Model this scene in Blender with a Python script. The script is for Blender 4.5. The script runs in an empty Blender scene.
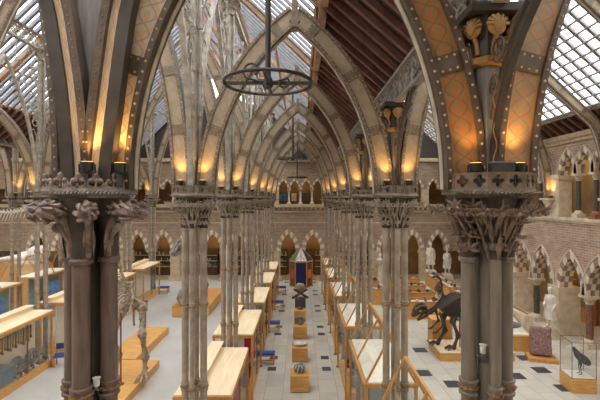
import bpy, math, random
from mathutils import Vector, Matrix
rnd = random.Random(7)
S = bpy.context.scene
COL = S.collection
PI = math.pi

# ------------------------------------------------------------------ camera, sky, exposure
CAMZ = 7.5
cd = bpy.data.cameras.new('camera'); cam = bpy.data.objects.new('camera', cd); COL.objects.link(cam)
cd.sensor_width = 36.0; cd.lens = 24.0; cd.shift_x = -1/600; cd.shift_y = -2/600
cd.clip_start = 0.05; cd.clip_end = 300
cam.location = (0, 0, CAMZ); cam.rotation_euler = (PI/2, 0, 0)
S.camera = cam
S.view_settings.view_transform = 'Standard'; S.view_settings.look = 'None'
S.view_settings.gamma = 1.0; S.view_settings.exposure = 1.02
S.view_settings.use_curve_mapping = False
try:
    S.cycles.use_denoising = True
    S.cycles.max_bounces = 8; S.cycles.diffuse_bounces = 4; S.cycles.transparent_max_bounces = 24
    S.cycles.caustics_reflective = False; S.cycles.caustics_refractive = False
    S.cycles.sample_clamp_indirect = 4.0
except Exception:
    pass
W = bpy.data.worlds.new('overcast_sky'); S.world = W; W.use_nodes = True
wn = W.node_tree; wn.nodes.clear()
wo = wn.nodes.new('ShaderNodeOutputWorld'); wb = wn.nodes.new('ShaderNodeBackground')
wt = wn.nodes.new('ShaderNodeTexCoord'); wz = wn.nodes.new('ShaderNodeTexNoise'); wr = wn.nodes.new('ShaderNodeValToRGB')
wz.inputs['Scale'].default_value = 3.0; wz.inputs['Detail'].default_value = 4
wr.color_ramp.elements[0].position = .35; wr.color_ramp.elements[0].color = (.80, .83, .86, 1)
wr.color_ramp.elements[1].position = .6; wr.color_ramp.elements[1].color = (1, .965, .91, 1)
wn.links.new(wt.outputs['Generated'], wz.inputs['Vector']); wn.links.new(wz.outputs['Fac'], wr.inputs['Fac'])
wn.links.new(wr.outputs['Color'], wb.inputs['Color']); wn.links.new(wb.outputs[0], wo.inputs[0])
wb.inputs['Strength'].default_value = 2.9

# ------------------------------------------------------------------ materials
def srgb(r, g, b):
    f = lambda c: (c/255/12.92 if c/255 <= .04045 else ((c/255+.055)/1.055)**2.4)
    return (f(r), f(g), f(b), 1)
def mat(name, c, c2=None, rough=.6, metal=0, scale=6, stretch=(1, 1, 1), bump=0, detail=4, lo=.35, hi=.65):
    m = bpy.data.materials.new(name); m.use_nodes = True
    n = m.node_tree.nodes; l = m.node_tree.links; p = n['Principled BSDF']
    p.inputs['Roughness'].default_value = rough; p.inputs['Metallic'].default_value = metal
    p.inputs['Base Color'].default_value = c
    if c2:
        t = n.new('ShaderNodeTexCoord'); mp = n.new('ShaderNodeMapping'); z = n.new('ShaderNodeTexNoise'); r = n.new('ShaderNodeValToRGB')
        mp.inputs['Scale'].default_value = stretch; z.inputs['Scale'].default_value = scale; z.inputs['Detail'].default_value = detail
        r.color_ramp.elements[0].position = lo; r.color_ramp.elements[0].color = c
        r.color_ramp.elements[1].position = hi; r.color_ramp.elements[1].color = c2
        l.new(t.outputs['Object'], mp.inputs['Vector']); l.new(mp.outputs[0], z.inputs['Vector'])
        l.new(z.outputs['Fac'], r.inputs['Fac']); l.new(r.outputs['Color'], p.inputs['Base Color'])
        if bump:
            b = n.new('ShaderNodeBump'); b.inputs['Strength'].default_value = bump; b.inputs['Distance'].default_value = .02
            l.new(z.outputs['Fac'], b.inputs['Height']); l.new(b.outputs[0], p.inputs['Normal'])
    return m
def brickmat(name, c1, c2, mortar, bw, bh, ms=.01, axes='XZ', off=.5, rough=.8, noise=.35):
    m = bpy.data.materials.new(name); m.use_nodes = True
    n = m.node_tree.nodes; l = m.node_tree.links; p = n['Principled BSDF']; p.inputs['Roughness'].default_value = rough
    t = n.new('ShaderNodeTexCoord'); sx = n.new('ShaderNodeSeparateXYZ'); cx = n.new('ShaderNodeCombineXYZ')
    l.new(t.outputs['Object'], sx.inputs[0]); l.new(sx.outputs[axes[0]], cx.inputs[0]); l.new(sx.outputs[axes[1]], cx.inputs[1])
    b = n.new('ShaderNodeTexBrick'); b.offset = off
    b.inputs['Scale'].default_value = 1; b.inputs['Brick Width'].default_value = bw; b.inputs['Row Height'].default_value = bh
    b.inputs['Mortar Size'].default_value = ms; b.inputs['Color1'].default_value = c1; b.inputs['Color2'].default_value = c2
    b.inputs['Mortar'].default_value = mortar; b.inputs['Bias'].default_value = 0
    l.new(cx.outputs[0], b.inputs['Vector'])
    z = n.new('ShaderNodeTexNoise'); z.inputs['Scale'].default_value = 1.4; z.inputs['Detail'].default_value = 6
    l.new(t.outputs['Object'], z.inputs['Vector'])
    mx = n.new('ShaderNodeMix'); mx.data_type = 'RGBA'; mx.blend_type = 'OVERLAY'; mx.inputs[0].default_value = noise
    l.new(b.outputs['Color'], mx.inputs[6]); l.new(z.outputs['Fac'], mx.inputs[7]); l.new(mx.outputs[2], p.inputs['Base Color'])
    return m
def webmat(name, base, vine, red, amount=1.0):
    """painted arabesque running along the iron web (uses the swept UVs: u across, v metres along)"""
    m = bpy.data.materials.new(name); m.use_nodes = True
    n = m.node_tree.nodes; l = m.node_tree.links; p = n['Principled BSDF']; p.inputs['Roughness'].default_value = .55
    uv = n.new('ShaderNodeUVMap'); sp = n.new('ShaderNodeSeparateXYZ'); l.new(uv.outputs[0], sp.inputs[0])
    def M(op, a, b=None):
        k = n.new('ShaderNodeMath'); k.operation = op
        for i, v in enumerate((a, b)):
            if v is None: continue
            if isinstance(v, (int, float)): k.inputs[i].default_value = v
            else: l.new(v, k.inputs[i])
        return k.outputs[0]
    u, v = sp.outputs[0], sp.outputs[1]
    def vine_d(freq, amp, ph):
        s = M('MULTIPLY', M('SINE', M('ADD', M('MULTIPLY', v, freq), ph)), amp)
        return M('ABSOLUTE', M('SUBTRACT', M('ABSOLUTE', u), M('ABSOLUTE', s)))
    d1 = M('LESS_THAN', vine_d(7.0, .72, 0.), .11)
    d2 = M('LESS_THAN', vine_d(14., .5, 1.1), .075)
    dot = M('LESS_THAN', M('ADD', M('POWER', u, 2), M('POWER', M('SUBTRACT', M('FRACT', M('MULTIPLY', v, 2.228)), .5), 2)), .03)
    z = n.new('ShaderNodeTexNoise'); z.inputs['Scale'].default_value = 5; z.inputs['Detail'].default_value = 5
    tc = n.new('ShaderNodeTexCoord'); l.new(tc.outputs['Object'], z.inputs['Vector'])
    r = n.new('ShaderNodeValToRGB'); r.color_ramp.elements[0].position = .35; r.color_ramp.elements[1].position = .65
    r.color_ramp.elements[0].color = tuple(x*.78 for x in base[:3])+(1,); r.color_ramp.elements[1].color = base
    l.new(z.outputs['Fac'], r.inputs['Fac'])
    def mix(f, a, b):
        k = n.new('ShaderNodeMix'); k.data_type = 'RGBA'; l.new(f, k.inputs[0])
        l.new(a, k.inputs[6]); k.inputs[7].default_value = b; return k.outputs[2]
    c = mix(M('MULTIPLY', d1, .75*amount), r.outputs['Color'], vine)
    c = mix(M('MULTIPLY', d2, .7*amount), c, red)
    c = mix(M('MULTIPLY', dot, .8*amount), c, vine)
    l.new(c, p.inputs['Base Color'])
    return m
def glassmat(name, tint=(1, 1, 1), refl=.08):
    m = bpy.data.materials.new(name); m.use_nodes = True
    n = m.node_tree.nodes; l = m.node_tree.links; n.clear()
    o = n.new('ShaderNodeOutputMaterial'); t = n.new('ShaderNodeBsdfTransparent'); g = n.new('ShaderNodeBsdfGlossy'); x = n.new('ShaderNodeMixShader')
    f = n.new('ShaderNodeLayerWeight'); f.inputs['Blend'].default_value = .12
    mu = n.new('ShaderNodeMath'); mu.operation = 'MULTIPLY_ADD'; mu.inputs[1].default_value = .35 if refl > .05 else .1; mu.inputs[2].default_value = refl*.3
    t.inputs[0].default_value = (*tint, 1); g.inputs['Roughness'].default_value = .05
    l.new(f.outputs['Facing'], mu.inputs[0]); l.new(mu.outputs[0], x.inputs[0]); l.new(t.outputs[0], x.inputs[1]); l.new(g.outputs[0], x.inputs[2]); l.new(x.outputs[0], o.inputs[0])
    return m
def emit(name, c, s):
    m = bpy.data.materials.new(name); m.use_nodes = True; p = m.node_tree.nodes['Principled BSDF']
    p.inputs['Base Color'].default_value = c; p.inputs['Emission Color'].default_value = c; p.inputs['Emission Strength'].default_value = s
    return m

M = dict(
 iron=mat('tan_painted_iron', srgb(164, 150, 131), srgb(138, 124, 106), .5, scale=5),
 iron_r=mat('grey_tan_painted_iron', srgb(126, 116, 102), srgb(106, 97, 84), .45, scale=5, stretch=(3, 3, .4)),
 iron_l=mat('brown_painted_iron', srgb(114, 94, 83), srgb(94, 77, 67), .45, scale=5, stretch=(3, 3, .4)),
 dark=mat('dark_brown_iron', srgb(66, 58, 49), srgb(52, 45, 38), .5, scale=6),
 leafr=mat('rusty_leaf_iron', srgb(134, 112, 90), srgb(92, 74, 60), .5, scale=9),
 leafl=mat('brown_bud_iron', srgb(150, 130, 116), srgb(98, 82, 72), .45, scale=9),
 bell=mat('dark_bell_iron', srgb(74, 62, 53), srgb(58, 48, 42), .55, scale=7),
 rivet=mat('highlit_rivet', srgb(186, 166, 136), srgb(164, 144, 114), .45), flange=mat('rib_flange_iron', srgb(130, 114, 94), srgb(104, 90, 74), .5, scale=6),  # rivets coloured paler than their flange to stand in for brassy highlights
 flange_d=mat('dark_rib_flange_iron', srgb(92, 76, 60), srgb(74, 61, 49), .5, scale=6),
 mould=mat('pale_rib_moulding', srgb(190, 178, 160), srgb(165, 152, 134), .5),
 web=webmat('painted_rib_web', srgb(168, 156, 134), srgb(200, 150, 80), srgb(160, 128, 100), .5),
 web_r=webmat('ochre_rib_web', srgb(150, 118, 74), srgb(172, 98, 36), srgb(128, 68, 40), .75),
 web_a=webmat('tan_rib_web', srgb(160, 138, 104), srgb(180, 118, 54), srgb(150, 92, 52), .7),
 web_l=webmat('cream_rib_web', srgb(214, 200, 174), srgb(214, 168, 96), srgb(188, 112, 84), .8),
 upper_d=mat('dark_grey_upper_iron', srgb(112, 105, 98), srgb(90, 84, 78), .6, scale=4, stretch=(4, 4, .4)),
 upper=mat('grey_upper_iron', srgb(150, 143, 136), srgb(124, 116, 110), .6, scale=4, stretch=(4, 4, .4)),
 gold=mat('dull_gold_paint', srgb(164, 126, 72), srgb(134, 98, 54), .5),
 white_iron=mat('pale_iron', srgb(176, 167, 152), srgb(140, 131, 118), .5),
 brass=mat('aged_brass', srgb(150, 110, 66), srgb(112, 80, 48), .4, metal=.5),
 lamp=mat('black_floodlight_housing', srgb(62, 60, 58), srgb(50, 48, 46), .5),
 lens=emit('lit_floodlight_lens', srgb(255, 190, 100), 3),
 oak=mat('oak', srgb(206, 152, 84), srgb(186, 128, 64), .5, scale=3, stretch=(6, 6, .7)),
 oak2=mat('honey_oak', srgb(216, 166, 98), srgb(198, 144, 78), .5, scale=3, stretch=(.7, 6, 6)),
 paleoak=mat('pale_board', srgb(238, 218, 182), srgb(226, 200, 160), .5, scale=2, stretch=(6, .5, 6)),
 cream=mat('cream_board', srgb(242, 234, 218), srgb(234, 224, 206), .7),
 blue=mat('blue_cushion', srgb(58, 80, 150), srgb(44, 64, 130), .8),
 navy=mat('navy_cloth', srgb(40, 56, 104), srgb(28, 40, 80), .85, scale=9, stretch=(3, 3, .1)),
 red=mat('red_paint', srgb(190, 50, 60)), green=mat('green_paint', srgb(58, 120, 66)), white=mat('white_paint', srgb(240, 238, 232)),
 fire=mat('orange_print', srgb(244, 150, 40), srgb(200, 70, 30), scale=8), teal=mat('grey_green_board', srgb(150, 166, 158), srgb(134, 150, 142)),
 skyblue=mat('blue_board', srgb(70, 120, 190), srgb(120, 170, 214), scale=3), grey=mat('grey_board', srgb(120, 122, 122)),
 slate=mat('blue_grey_box', srgb(96, 112, 124), srgb(80, 96, 108)),
 bone=mat('brown_bone', srgb(168, 150, 126), srgb(118, 100, 80), .6, scale=9), bonew=mat('pale_bone', srgb(226, 220, 206), srgb(190, 184, 170), .6, scale=7),
 boned=mat('dark_bone', srgb(74, 60, 50), srgb(50, 40, 34), .55, scale=9), boneg=mat('grey_bone', srgb(158, 148, 132), srgb(74, 66, 58), .6, scale=5),
 rock=mat('grey_rock', srgb(138, 132, 124), srgb(96, 92, 88), .8, scale=8, bump=.5), rockp=mat('pale_rock', srgb(214, 208, 196), srgb(178, 170, 158), .7, scale=6, bump=.3),
 rockr=mat('red_granite', srgb(158, 122, 116), srgb(112, 82, 78), .7, scale=14, bump=.5), granite=mat('dark_granite', srgb(84, 88, 92), srgb(58, 62, 66), .5, scale=20),
 brownrock=mat('brown_rock', srgb(120, 84, 60), srgb(86, 58, 42), .6, scale=8),
 stone=mat('pale_limestone', srgb(214, 200, 176), srgb(192, 176, 150), .8, scale=3, bump=.1), stone2=mat('buff_limestone', srgb(200, 182, 152), srgb(178, 158, 128), .8, scale=4, bump=.15),
 marble=mat('white_marble', srgb(226, 218, 202), srgb(204, 194, 176), .5, scale=4), redstone=mat('red_brown_stone', srgb(166, 112, 84), srgb(140, 92, 70), .7, scale=8),
 redmarble=mat('red_marble', srgb(140, 92, 80), srgb(106, 68, 60), .35, scale=8), darkmarble=mat('dark_marble', srgb(92, 90, 84), srgb(66, 66, 62), .3, scale=8),
 voussm=mat('rosy_voussoir', srgb(172, 150, 136), srgb(156, 134, 120), .85, scale=5), voussd=mat('purple_voussoir', srgb(150, 128, 122), srgb(132, 110, 106), .85, scale=5), voussl=mat('cream_voussoir', srgb(222, 208, 182), srgb(204, 188, 160), .85, scale=5),
 plank=mat('dark_roof_plank', srgb(56, 44, 36), srgb(40, 31, 25), .7, scale=3, stretch=(.5, 6, 6)), rafter=mat('red_brown_rafter', srgb(128, 88, 74), srgb(106, 70, 58), .6, scale=4),
 timber=mat('amber_timber', srgb(176, 140, 108), srgb(150, 114, 84), .6, scale=3), bar_b=mat('blue_grey_glazing_bar', srgb(128, 130, 136), srgb(104, 106, 112), .5),
 bar=mat('grey_glazing_bar', srgb(150, 146, 142), srgb(128, 124, 120), .5),
 plaster=mat('tan_plaster', srgb(168, 144, 108), srgb(146, 122, 88), .9, scale=1.2), ochre=mat('ochre_plaster', srgb(150, 122, 84), srgb(128, 102, 68), .9, scale=1.2), woodd=mat('dark_oak', srgb(112, 76, 46), srgb(88, 58, 36), .6, scale=4),
 tile=mat('black_floor_tile', srgb(66, 68, 72), srgb(52, 54, 58), .5), feather=mat('slate_feather', srgb(74, 76, 80), srgb(46, 48, 52), .8, scale=14), rodr=mat('dark_red_rod', srgb(120, 62, 52)),
 glass=glassmat('case_glass', (.975, .985, .98)), roofglass=glassmat('roof_glass', (.97, .98, 1.0), .02),
 brick=brickmat('pink_brick', srgb(178, 150, 126), srgb(152, 120, 102), srgb(184, 168, 148), .42, .13, .02, 'YZ'),
 brickx=brickmat('buff_brick', srgb(156, 132, 108), srgb(134, 108, 90), srgb(166, 150, 128), .42, .13, .02, 'XZ'),
 flag=brickmat('grey_flagstone', srgb(204, 197, 182), srgb(188, 182, 168), srgb(160, 154, 140), 1.1, .7, .012, 'YX', rough=.45, noise=.18),
 hallfloor=mat('pale_grey_floor', srgb(190, 187, 180), srgb(180, 177, 170), .4, scale=.8),
)

# ------------------------------------------------------------------ mesh building
class MB:
    def __init__(s): s.v = []; s.f = []; s.mi = []; s.sm = []; s.uv = {}
    def add(s, vs, fs, mi=0, smooth=False, uvs=None):
        b = len(s.v); s.v += [tuple(q) for q in vs]
        for i, f in enumerate(fs):
            if uvs: s.uv[len(s.f)] = [uvs[j] for j in f]
            s.f.append(tuple(b+j for j in f)); s.mi.append(mi); s.sm.append(smooth)
        return s
    def box(s, x0, x1, y0, y1, z0, z1, mi=0):
        return s.add([(x0,y0,z0),(x1,y0,z0),(x1,y1,z0),(x0,y1,z0),(x0,y0,z1),(x1,y0,z1),(x1,y1,z1),(x0,y1,z1)],
              [(0,3,2,1),(4,5,6,7),(0,1,5,4),(1,2,6,5),(2,3,7,6),(3,0,4,7)], mi)
    def bar(s, a, b, w, t=None, up=(0,0,1), mi=0):
        """rectangular bar from a to b"""
        a = Vector(a); b = Vector(b); d = (b-a).normalized(); u = Vector(up)
        if abs(d.dot(u)) > .98: u = Vector((0,1,0))
        sx = d.cross(u).normalized()*(w/2); sz = sx.cross(d).normalized()*((t or w)/2)
        vs = [a-sx-sz, a+sx-sz, a+sx+sz, a-sx+sz, b-sx-sz, b+sx-sz, b+sx+sz, b-sx+sz]
        return s.add(vs, [(0,1,2,3),(7,6,5,4),(0,4,5,1),(1,5,6,2),(2,6,7,3),(3,7,4,0)], mi)
    def prism(s, poly, d, mi=0):
        """polygon of 3D points extruded by vector d"""
        n = len(poly); vs = [Vector(p) for p in poly]; vs += [p+Vector(d) for p in vs]
        fs = [tuple(range(n-1, -1, -1)), tuple(range(n, 2*n))]+[(i, (i+1) % n, n+(i+1) % n, n+i) for i in range(n)]
        return s.add(vs, fs, mi)
    def lathe(s, prof, c=(0,0,0), n=16, mi=0, smooth=True, rot=0, axis=None):
        k = len(prof); vs = []
        for r, z in prof:
            for i in range(n):
                a = rot+2*PI*i/n; p = Vector((r*math.cos(a), r*math.sin(a), z))
                if axis: p = axis @ p
                vs.append(p+Vector(c))
        fs = [(j*n+i, j*n+(i+1) % n, (j+1)*n+(i+1) % n, (j+1)*n+i) for j in range(k-1) for i in range(n)]
        fs += [tuple(range(n-1, -1, -1)), tuple((k-1)*n+i for i in range(n))]
        return s.add(vs, fs, mi, smooth)
    def tube(s, pts, r, n=8, mi=0, closed=False):
        pts = [Vector(p) for p in pts]; k = len(pts); rs = r if isinstance(r, (list, tuple)) else [r]*k
        vs = []; u = None
        for i, p in enumerate(pts):
            if closed: d = pts[(i+1) % k]-pts[i-1]
            else: d = pts[min(i+1, k-1)]-pts[max(i-1, 0)]
            d.normalize()
            if u is None: u = d.cross(Vector((0,0,1)) if abs(d.z) < .9 else Vector((1,0,0))).normalized()
            else: u = (u-d*u.dot(d)).normalized()
            w = d.cross(u)
            vs += [p+(u*math.cos(2*PI*j/n)+w*math.sin(2*PI*j/n))*rs[i] for j in range(n)]
        m = k if closed else k-1
        fs = [(i*n+j, i*n+(j+1) % n, ((i+1) % k)*n+(j+1) % n, ((i+1) % k)*n+j) for i in range(m) for j in range(n)]
        if not closed: fs += [tuple(range(n-1, -1, -1)), tuple((k-1)*n+j for j in range(n))]
        return s.add(vs, fs, mi, True)
    def ball(s, c, r, mi=0, n=10, m=7, rot=None):
        rx, ry, rz = r if isinstance(r, (list, tuple)) else (r, r, r); c = Vector(c); vs = []
        for j in range(m+1):
            t = PI*j/m
            for i in range(n):
                a = 2*PI*i/n; p = Vector((rx*math.sin(t)*math.cos(a), ry*math.sin(t)*math.sin(a), rz*math.cos(t)))
                vs.append(c+(rot @ p if rot else p))
        fs = [(j*n+i, (j+1)*n+i, (j+1)*n+(i+1) % n, j*n+(i+1) % n) for j in range(m) for i in range(n)]
        return s.add(vs, fs, mi, True)
    def sweep(s, pts, nrm, n0, n1, b, b0, b1, mi=0):
        """rectangular section along pts: n0..n1 along each point's normal, b0..b1 along the fixed vector b; UV u -1..1 across, v metres"""
        k = len(pts); B = Vector(b); vs = []; uv = []; L = 0
        for i in range(k):
            p = Vector(pts[i]); q = Vector(nrm[i])
            if i: L += (p-Vector(pts[i-1])).length
            vs += [p+q*n0+B*b0, p+q*n1+B*b0, p+q*n1+B*b1, p+q*n0+B*b1]; uv += [(-1, L), (1, L), (1, L), (-1, L)]
        fs = []
        for i in range(k-1):
            for j in range(4): fs.append((i*4+j, i*4+(j+1) % 4, i*4+4+(j+1) % 4, i*4+4+j))
        fs += [(3, 2, 1, 0), tuple((k-1)*4+j for j in range(4))]
        return s.add(vs, fs, mi, False, uv)
    def leaf(s, o, d, w, L, wid, th, mi=0):
        """a solid lens-shaped blade from o along d"""
        o = Vector(o); d = Vector(d).normalized(); w = (Vector(w)-d*Vector(w).dot(d)).normalized(); t = d.cross(w)
        m = o+d*L*.45
        return s.add([o, m+w*wid/2, m+t*th, m-w*wid/2, m-t*th, o+d*L], [(0,1,2),(0,2,3),(0,3,4),(0,4,1),(5,2,1),(5,3,2),(5,4,3),(5,1,4)], mi)
    def palm(s, o, nrm, up, size, mi=0):
        N = Vector(nrm).normalized(); u = Vector(up); u = (u-N*u.dot(N)).normalized(); r = N.cross(u)
        for a in (-1.9, -.95, 0, .95, 1.9):
            d = u*math.cos(a)+r*math.sin(a)+N*.35
            s.leaf(o, d, r*math.cos(a)-u*math.sin(a), size*(1 if abs(a) < 1.5 else .8), size*.36, size*.08, mi)
    def mesh(s, name, mats):
        me = bpy.data.meshes.new(name); me.from_pydata(s.v, [], s.f)
        for m in (mats if isinstance(mats, (list, tuple)) else [mats]): me.materials.append(M[m] if isinstance(m, str) else m)
        for i, p in enumerate(me.polygons): p.material_index = s.mi[i]; p.use_smooth = s.sm[i]
        if s.uv:
            ul = me.uv_layers.new(name='UVMap')
            for i, p in enumerate(me.polygons):
                if i in s.uv:
                    for j, li in enumerate(p.loop_indices): ul.data[li].uv = s.uv[i][j]
        me.validate(); me.update()
        if any(s.sm): me.set_sharp_from_angle(angle=math.radians(40))
        return me
def obj(name, mb, mats, parent=None, loc=(0,0,0)):
    o = bpy.data.objects.new(name, mb if isinstance(mb, bpy.types.Mesh) else mb.mesh(name, mats)); COL.objects.link(o)
    o.location = loc
    if parent: o.parent = parent
    return o
def tag(o, label, cat, group=None, kind=None):
    if len(label.split()) > 16 or len(label.split()) < 4: print('LABELLEN', len(label.split()), label)
    o['label'] = label; o['category'] = cat
    if group: o['group'] = group
    if kind: o['kind'] = kind
    return o
def thing(name, label, cat, loc=(0,0,0), rz=0, group=None):
    o = bpy.data.objects.new(name, None); COL.objects.link(o); o.empty_display_size = .1
    o.location = loc; o.rotation_euler = (0, 0, rz); return tag(o, label, cat, group)
def dup(root, loc, label, rz=None, group=None, scale=None):
    """copy a thing with its parts and sub-parts"""
    if len(label.split()) > 16: print('LABELLEN', len(label.split()), label)
    r = root.copy(); COL.objects.link(r); r.location = loc; r['label'] = label
    if rz is not None: r.rotation_euler = (0, 0, rz)
    if group: r['group'] = group
    if scale: r.scale = (scale,)*3
    for ch in list(root.children):
        c = ch.copy(); COL.objects.link(c); c.parent = r
        for g in list(ch.children):
            d = g.copy(); COL.objects.link(d); d.parent = c
    return r
def struct(name, mb, mats, loc=(0,0,0)):
    o = obj(name, mb, mats, None, loc); o['kind'] = 'structure'; return o
def at(px, py, d): return Vector(((px-301)*d/400, d, CAMZ+(198-py)*d/400))
ORD = ['first', 'second', 'third', 'fourth', 'fifth', 'sixth', 'seventh', 'eighth', 'ninth', 'tenth', 'eleventh', 'twelfth']

# ------------------------------------------------------------------ plan
R1, L1, L2, L3, RW, LW = 2.16, -2.44, -11.8, -16.2, 14.2, -28.0
BAY = 4.51; Y = [4.65+BAY*k for k in range(7)]; YF = 36.3
ZC = CAMZ                      # underside of the iron cornices
ZP = ZC+.10                    # where the ribs stand

# ------------------------------------------------------------------ floor
struct('floor', MB().box(-3.4, RW+4, -3, YF+4, -.2, 0), 'flag')
struct('floor_hall', MB().box(LW-1, -3.4, -3, YF+4, -.2, 0), 'hallfloor')
mb = MB()
for k in range(0, 8):
    yk = Y[0]+BAY*k
    for dy in (-.62, .62):
        for x in (-1.28, 1.12): mb.box(x-.19, x+.19, yk+dy-.2, yk+dy+.2, 0, .004)
for px, py in ((420, 350), (423, 373), (453, 384), (525, 358), (541, 370), (565, 388), (516, 376), (470, 362)):
    d = CAMZ*400/(py-198); x = (px-301)*d/400; mb.box(x-.32, x+.32, d-.3, d+.3, 0, .004)
struct('floor_tile_inlay', mb, 'tile')

# ------------------------------------------------------------------ walls with arcades
def arch_profile(hw, zs, rise, n=9):
    """pointed arch: list of (u,z) from the one springing over the apex to the other"""
    R = (rise*rise+hw*hw)/(2*hw); tmax = math.asin(min(1, rise/R)); L = [(-hw+R-R*math.cos(tmax*i/n), zs+R*math.sin(tmax*i/n)) for i in range(n+1)]
    return L+[(-u, z) for u, z in reversed(L[:-1])]
def arcade(mb, ub, ue, z0, z1, arches, depth, T):
    """solid wall from ub to ue pierced by pointed openings arches = [(centre, half width, base, springing, rise)]; T maps (u, depth, z) to space"""
    cur = ub
    for c, hw, zb, zs, rise in arches:
        if c-hw > cur+1e-4: wallbox(mb, cur, c-hw, z0, z1, depth, T)
        if zb > z0: wallbox(mb, c-hw, c+hw, z0, zb, depth, T)
        P = [(c+u, z) for u, z in arch_profile(hw, zs, rise)]
        n = len(P)
        vs = [T(u, 0, z) for u, z in P]+[T(u, 0, z1) for u, z in P]+[T(u, depth, z) for u, z in P]+[T(u, depth, z1) for u, z in P]
        fs = [(i, i+1, n+i+1, n+i) for i in range(n-1)]+[(2*n+i+1, 2*n+i, 3*n+i, 3*n+i+1) for i in range(n-1)]+[(i+1, i, 2*n+i, 2*n+i+1) for i in range(n-1)]
        fs += [(n+i, n+i+1, 3*n+i+1, 3*n+i) for i in range(n-1)]
        mb.add(vs, fs); cur = c+hw
    if ue > cur+1e-4: wallbox(mb, cur, ue, z0, z1, depth, T)
def wallbox(mb, u0, u1, z0, z1, depth, T, d0=0, mi=0):
    vs = [T(u, d, z) for z in (z0, z1) for u, d in ((u0, d0), (u1, d0), (u1, depth), (u0, depth))]
    mb.add(vs, [(0,3,2,1),(4,5,6,7),(0,1,5,4),(1,2,6,5),(2,3,7,6),(3,0,4,7)], mi)
def voussoirs(mb, c, hw, zs, rise, t, T, front=-.06, layers=2, dl=.3, n=11):
    """striped arch stones, light and dark by turns along the arch and through its depth"""
    P = arch_profile(hw, zs, rise, n); Q = arch_profile(hw+t, zs, rise+t*1.2, n)
    for i in range(len(P)-1):
        for k in range(layers):
            d0 = front+k*dl; d1 = front+(k+1)*dl; e = -.012
            vs = []
            for d in (d0, d1):
                for (u, z), (a, b) in ((P[i], Q[i]), (P[i+1], Q[i+1])):
                    vs += [T(c+u*(1+e), d, z+e), T(c+a, d, b)]
            mb.add(vs, [(0,1,3,2),(4,6,7,5),(0,2,6,4),(1,5,7,3),(0,4,5,1),(2,3,7,6)], (i+k) % 2)
def stone_column(T, u, d, z0, z1, r, sm, name, label, group=None, plinth='stone'):
    p = T(u, d, 0)
    t = thing(name, label, 'column', (p[0], p[1], z0), 0, group)
    H = z1-z0
    obj('base', MB().box(-r*1.9, r*1.9, -r*1.9, r*1.9, 0, H*.1).lathe([(r*1.7, H*.1), (r*1.7, H*.12), (r*1.3, H*.15), (r*1.05, H*.17)], n=12), plinth, t)
    obj('shaft', MB().lathe([(r, H*.16), (r*.94, H*.84)], n=14), sm, t)
    cp = MB().lathe([(r*1.1, H*.83), (r*1.15, H*.845), (r*1.0, H*.86), (r*1.5, H*.93), (r*1.9, H*.955)], n=12).box(-r*2, r*2, -r*2, r*2, H*.95, H)
    for i in range(8):
        a = 2*PI*i/8; cp.palm((r*1.25*math.cos(a), r*1.25*math.sin(a), H*.89), (math.cos(a), math.sin(a), .2), (0, 0, 1), r*.7)
    obj('capital', cp, 'stone', t)
    return t
TR = lambda u, d, z: (RW+d, u, z)          # side wall beyond the skeletons: u = depth into the picture
TF = lambda u, d, z: (u, YF+d, z)          # end wall
# --- side wall
WO = -.4; YW = [y+WO for y in Y]
FX0 = -.05-4.54*6-2.27
ga = []; gal = []
for k in range(-1, 8):
    m = YW[0]+BAY*k+BAY/2
    if m > YF-.8: continue
    for s in (-1, 1): ga.append((m+s*1.0, .84, 0, 2.6, 1.75))
    for s in (-1, 0, 1): gal.append((m+s*1.24, .53, 6.45, 8.74, 1.1))
mb = MB(); arcade(mb, -1, YF, 2.6, 6.4, [(c, w_, 2.6, a_, r_) for c, w_, b_, a_, r_ in ga], .62, TR); struct('wall_right', mb, 'brick')
mb = MB(); arcade(mb, -1, YF, 8.74, 10.6, [(c, w_, 8.74, a_, r_) for c, w_, b_, a_, r_ in gal], .36, TR); struct('wall_right_gallery', mb, 'brick')
mb = MB()
for c, hw, zb, zs, rise in ga: voussoirs(mb, c, hw, zs, rise, .3, TR, -.05, 3, .22, 6)
struct('trim_1', mb, ['voussd', 'voussl'])
mb = MB()
for c, hw, zb, zs, rise in ga: mb.tube([TR(c+u, -.06, z_) for u, z_ in arch_profile(hw+.33, zs, rise+.4, 9)], .05, 6)
for c, hw, zb, zs, rise in gal: mb.tube([TR(c+u, -.05, z_) for u, z_ in arch_profile(hw+.27, zs, rise+.32, 9)], .045, 6)
struct('trim_12', mb, 'stone')
mb = MB()
for c, hw, zb, zs, rise in gal: voussoirs(mb, c, hw, zs, rise, .24, TR, -.05, 2, .2, 5)
struct('trim_2', mb, ['voussl', 'voussd'])
mb = MB()
wallbox(mb, -1, YF, 6.32, 6.47, 1.1, TR, -.14); wallbox(mb, -1, YF, 6.2, 6.32, .1, TR, -.07)
struct('trim_3', mb, 'stone')
mb = MB(); wallbox(mb, -1, YF, 10.6, 10.85, .7, TR, -.25); wallbox(mb, -1, YF, 10.42, 10.6, .1, TR, -.12)
struct('trim_4', mb, 'stone2')
mb = MB()
for k in range(0, 7):                      # stone piers between the pairs of arches, and at gallery level
    wallbox(mb, YW[k]-.42, YW[k]+.42, 0, 2.6, 1.1, TR, -.12); wallbox(mb, YW[k]-.5, YW[k]+.5, 0, .35, .1, TR, -.25)
    wallbox(mb, YW[k]-.5, YW[k]+.5, 2.35, 2.62, .82, TR, -.16); wallbox(mb, YW[k]-.46, YW[k]+.46, 2.28, 2.4, .8, TR, -.14)
    wallbox(mb, YW[k]-.4, YW[k]+.4, 6.47, 8.5, .62, TR, -.1); wallbox(mb, YW[k]-.48, YW[k]+.48, 8.5, 8.78, .66, TR, -.16)
struct('trim_5', mb, 'stone')
mb = MB()
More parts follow.
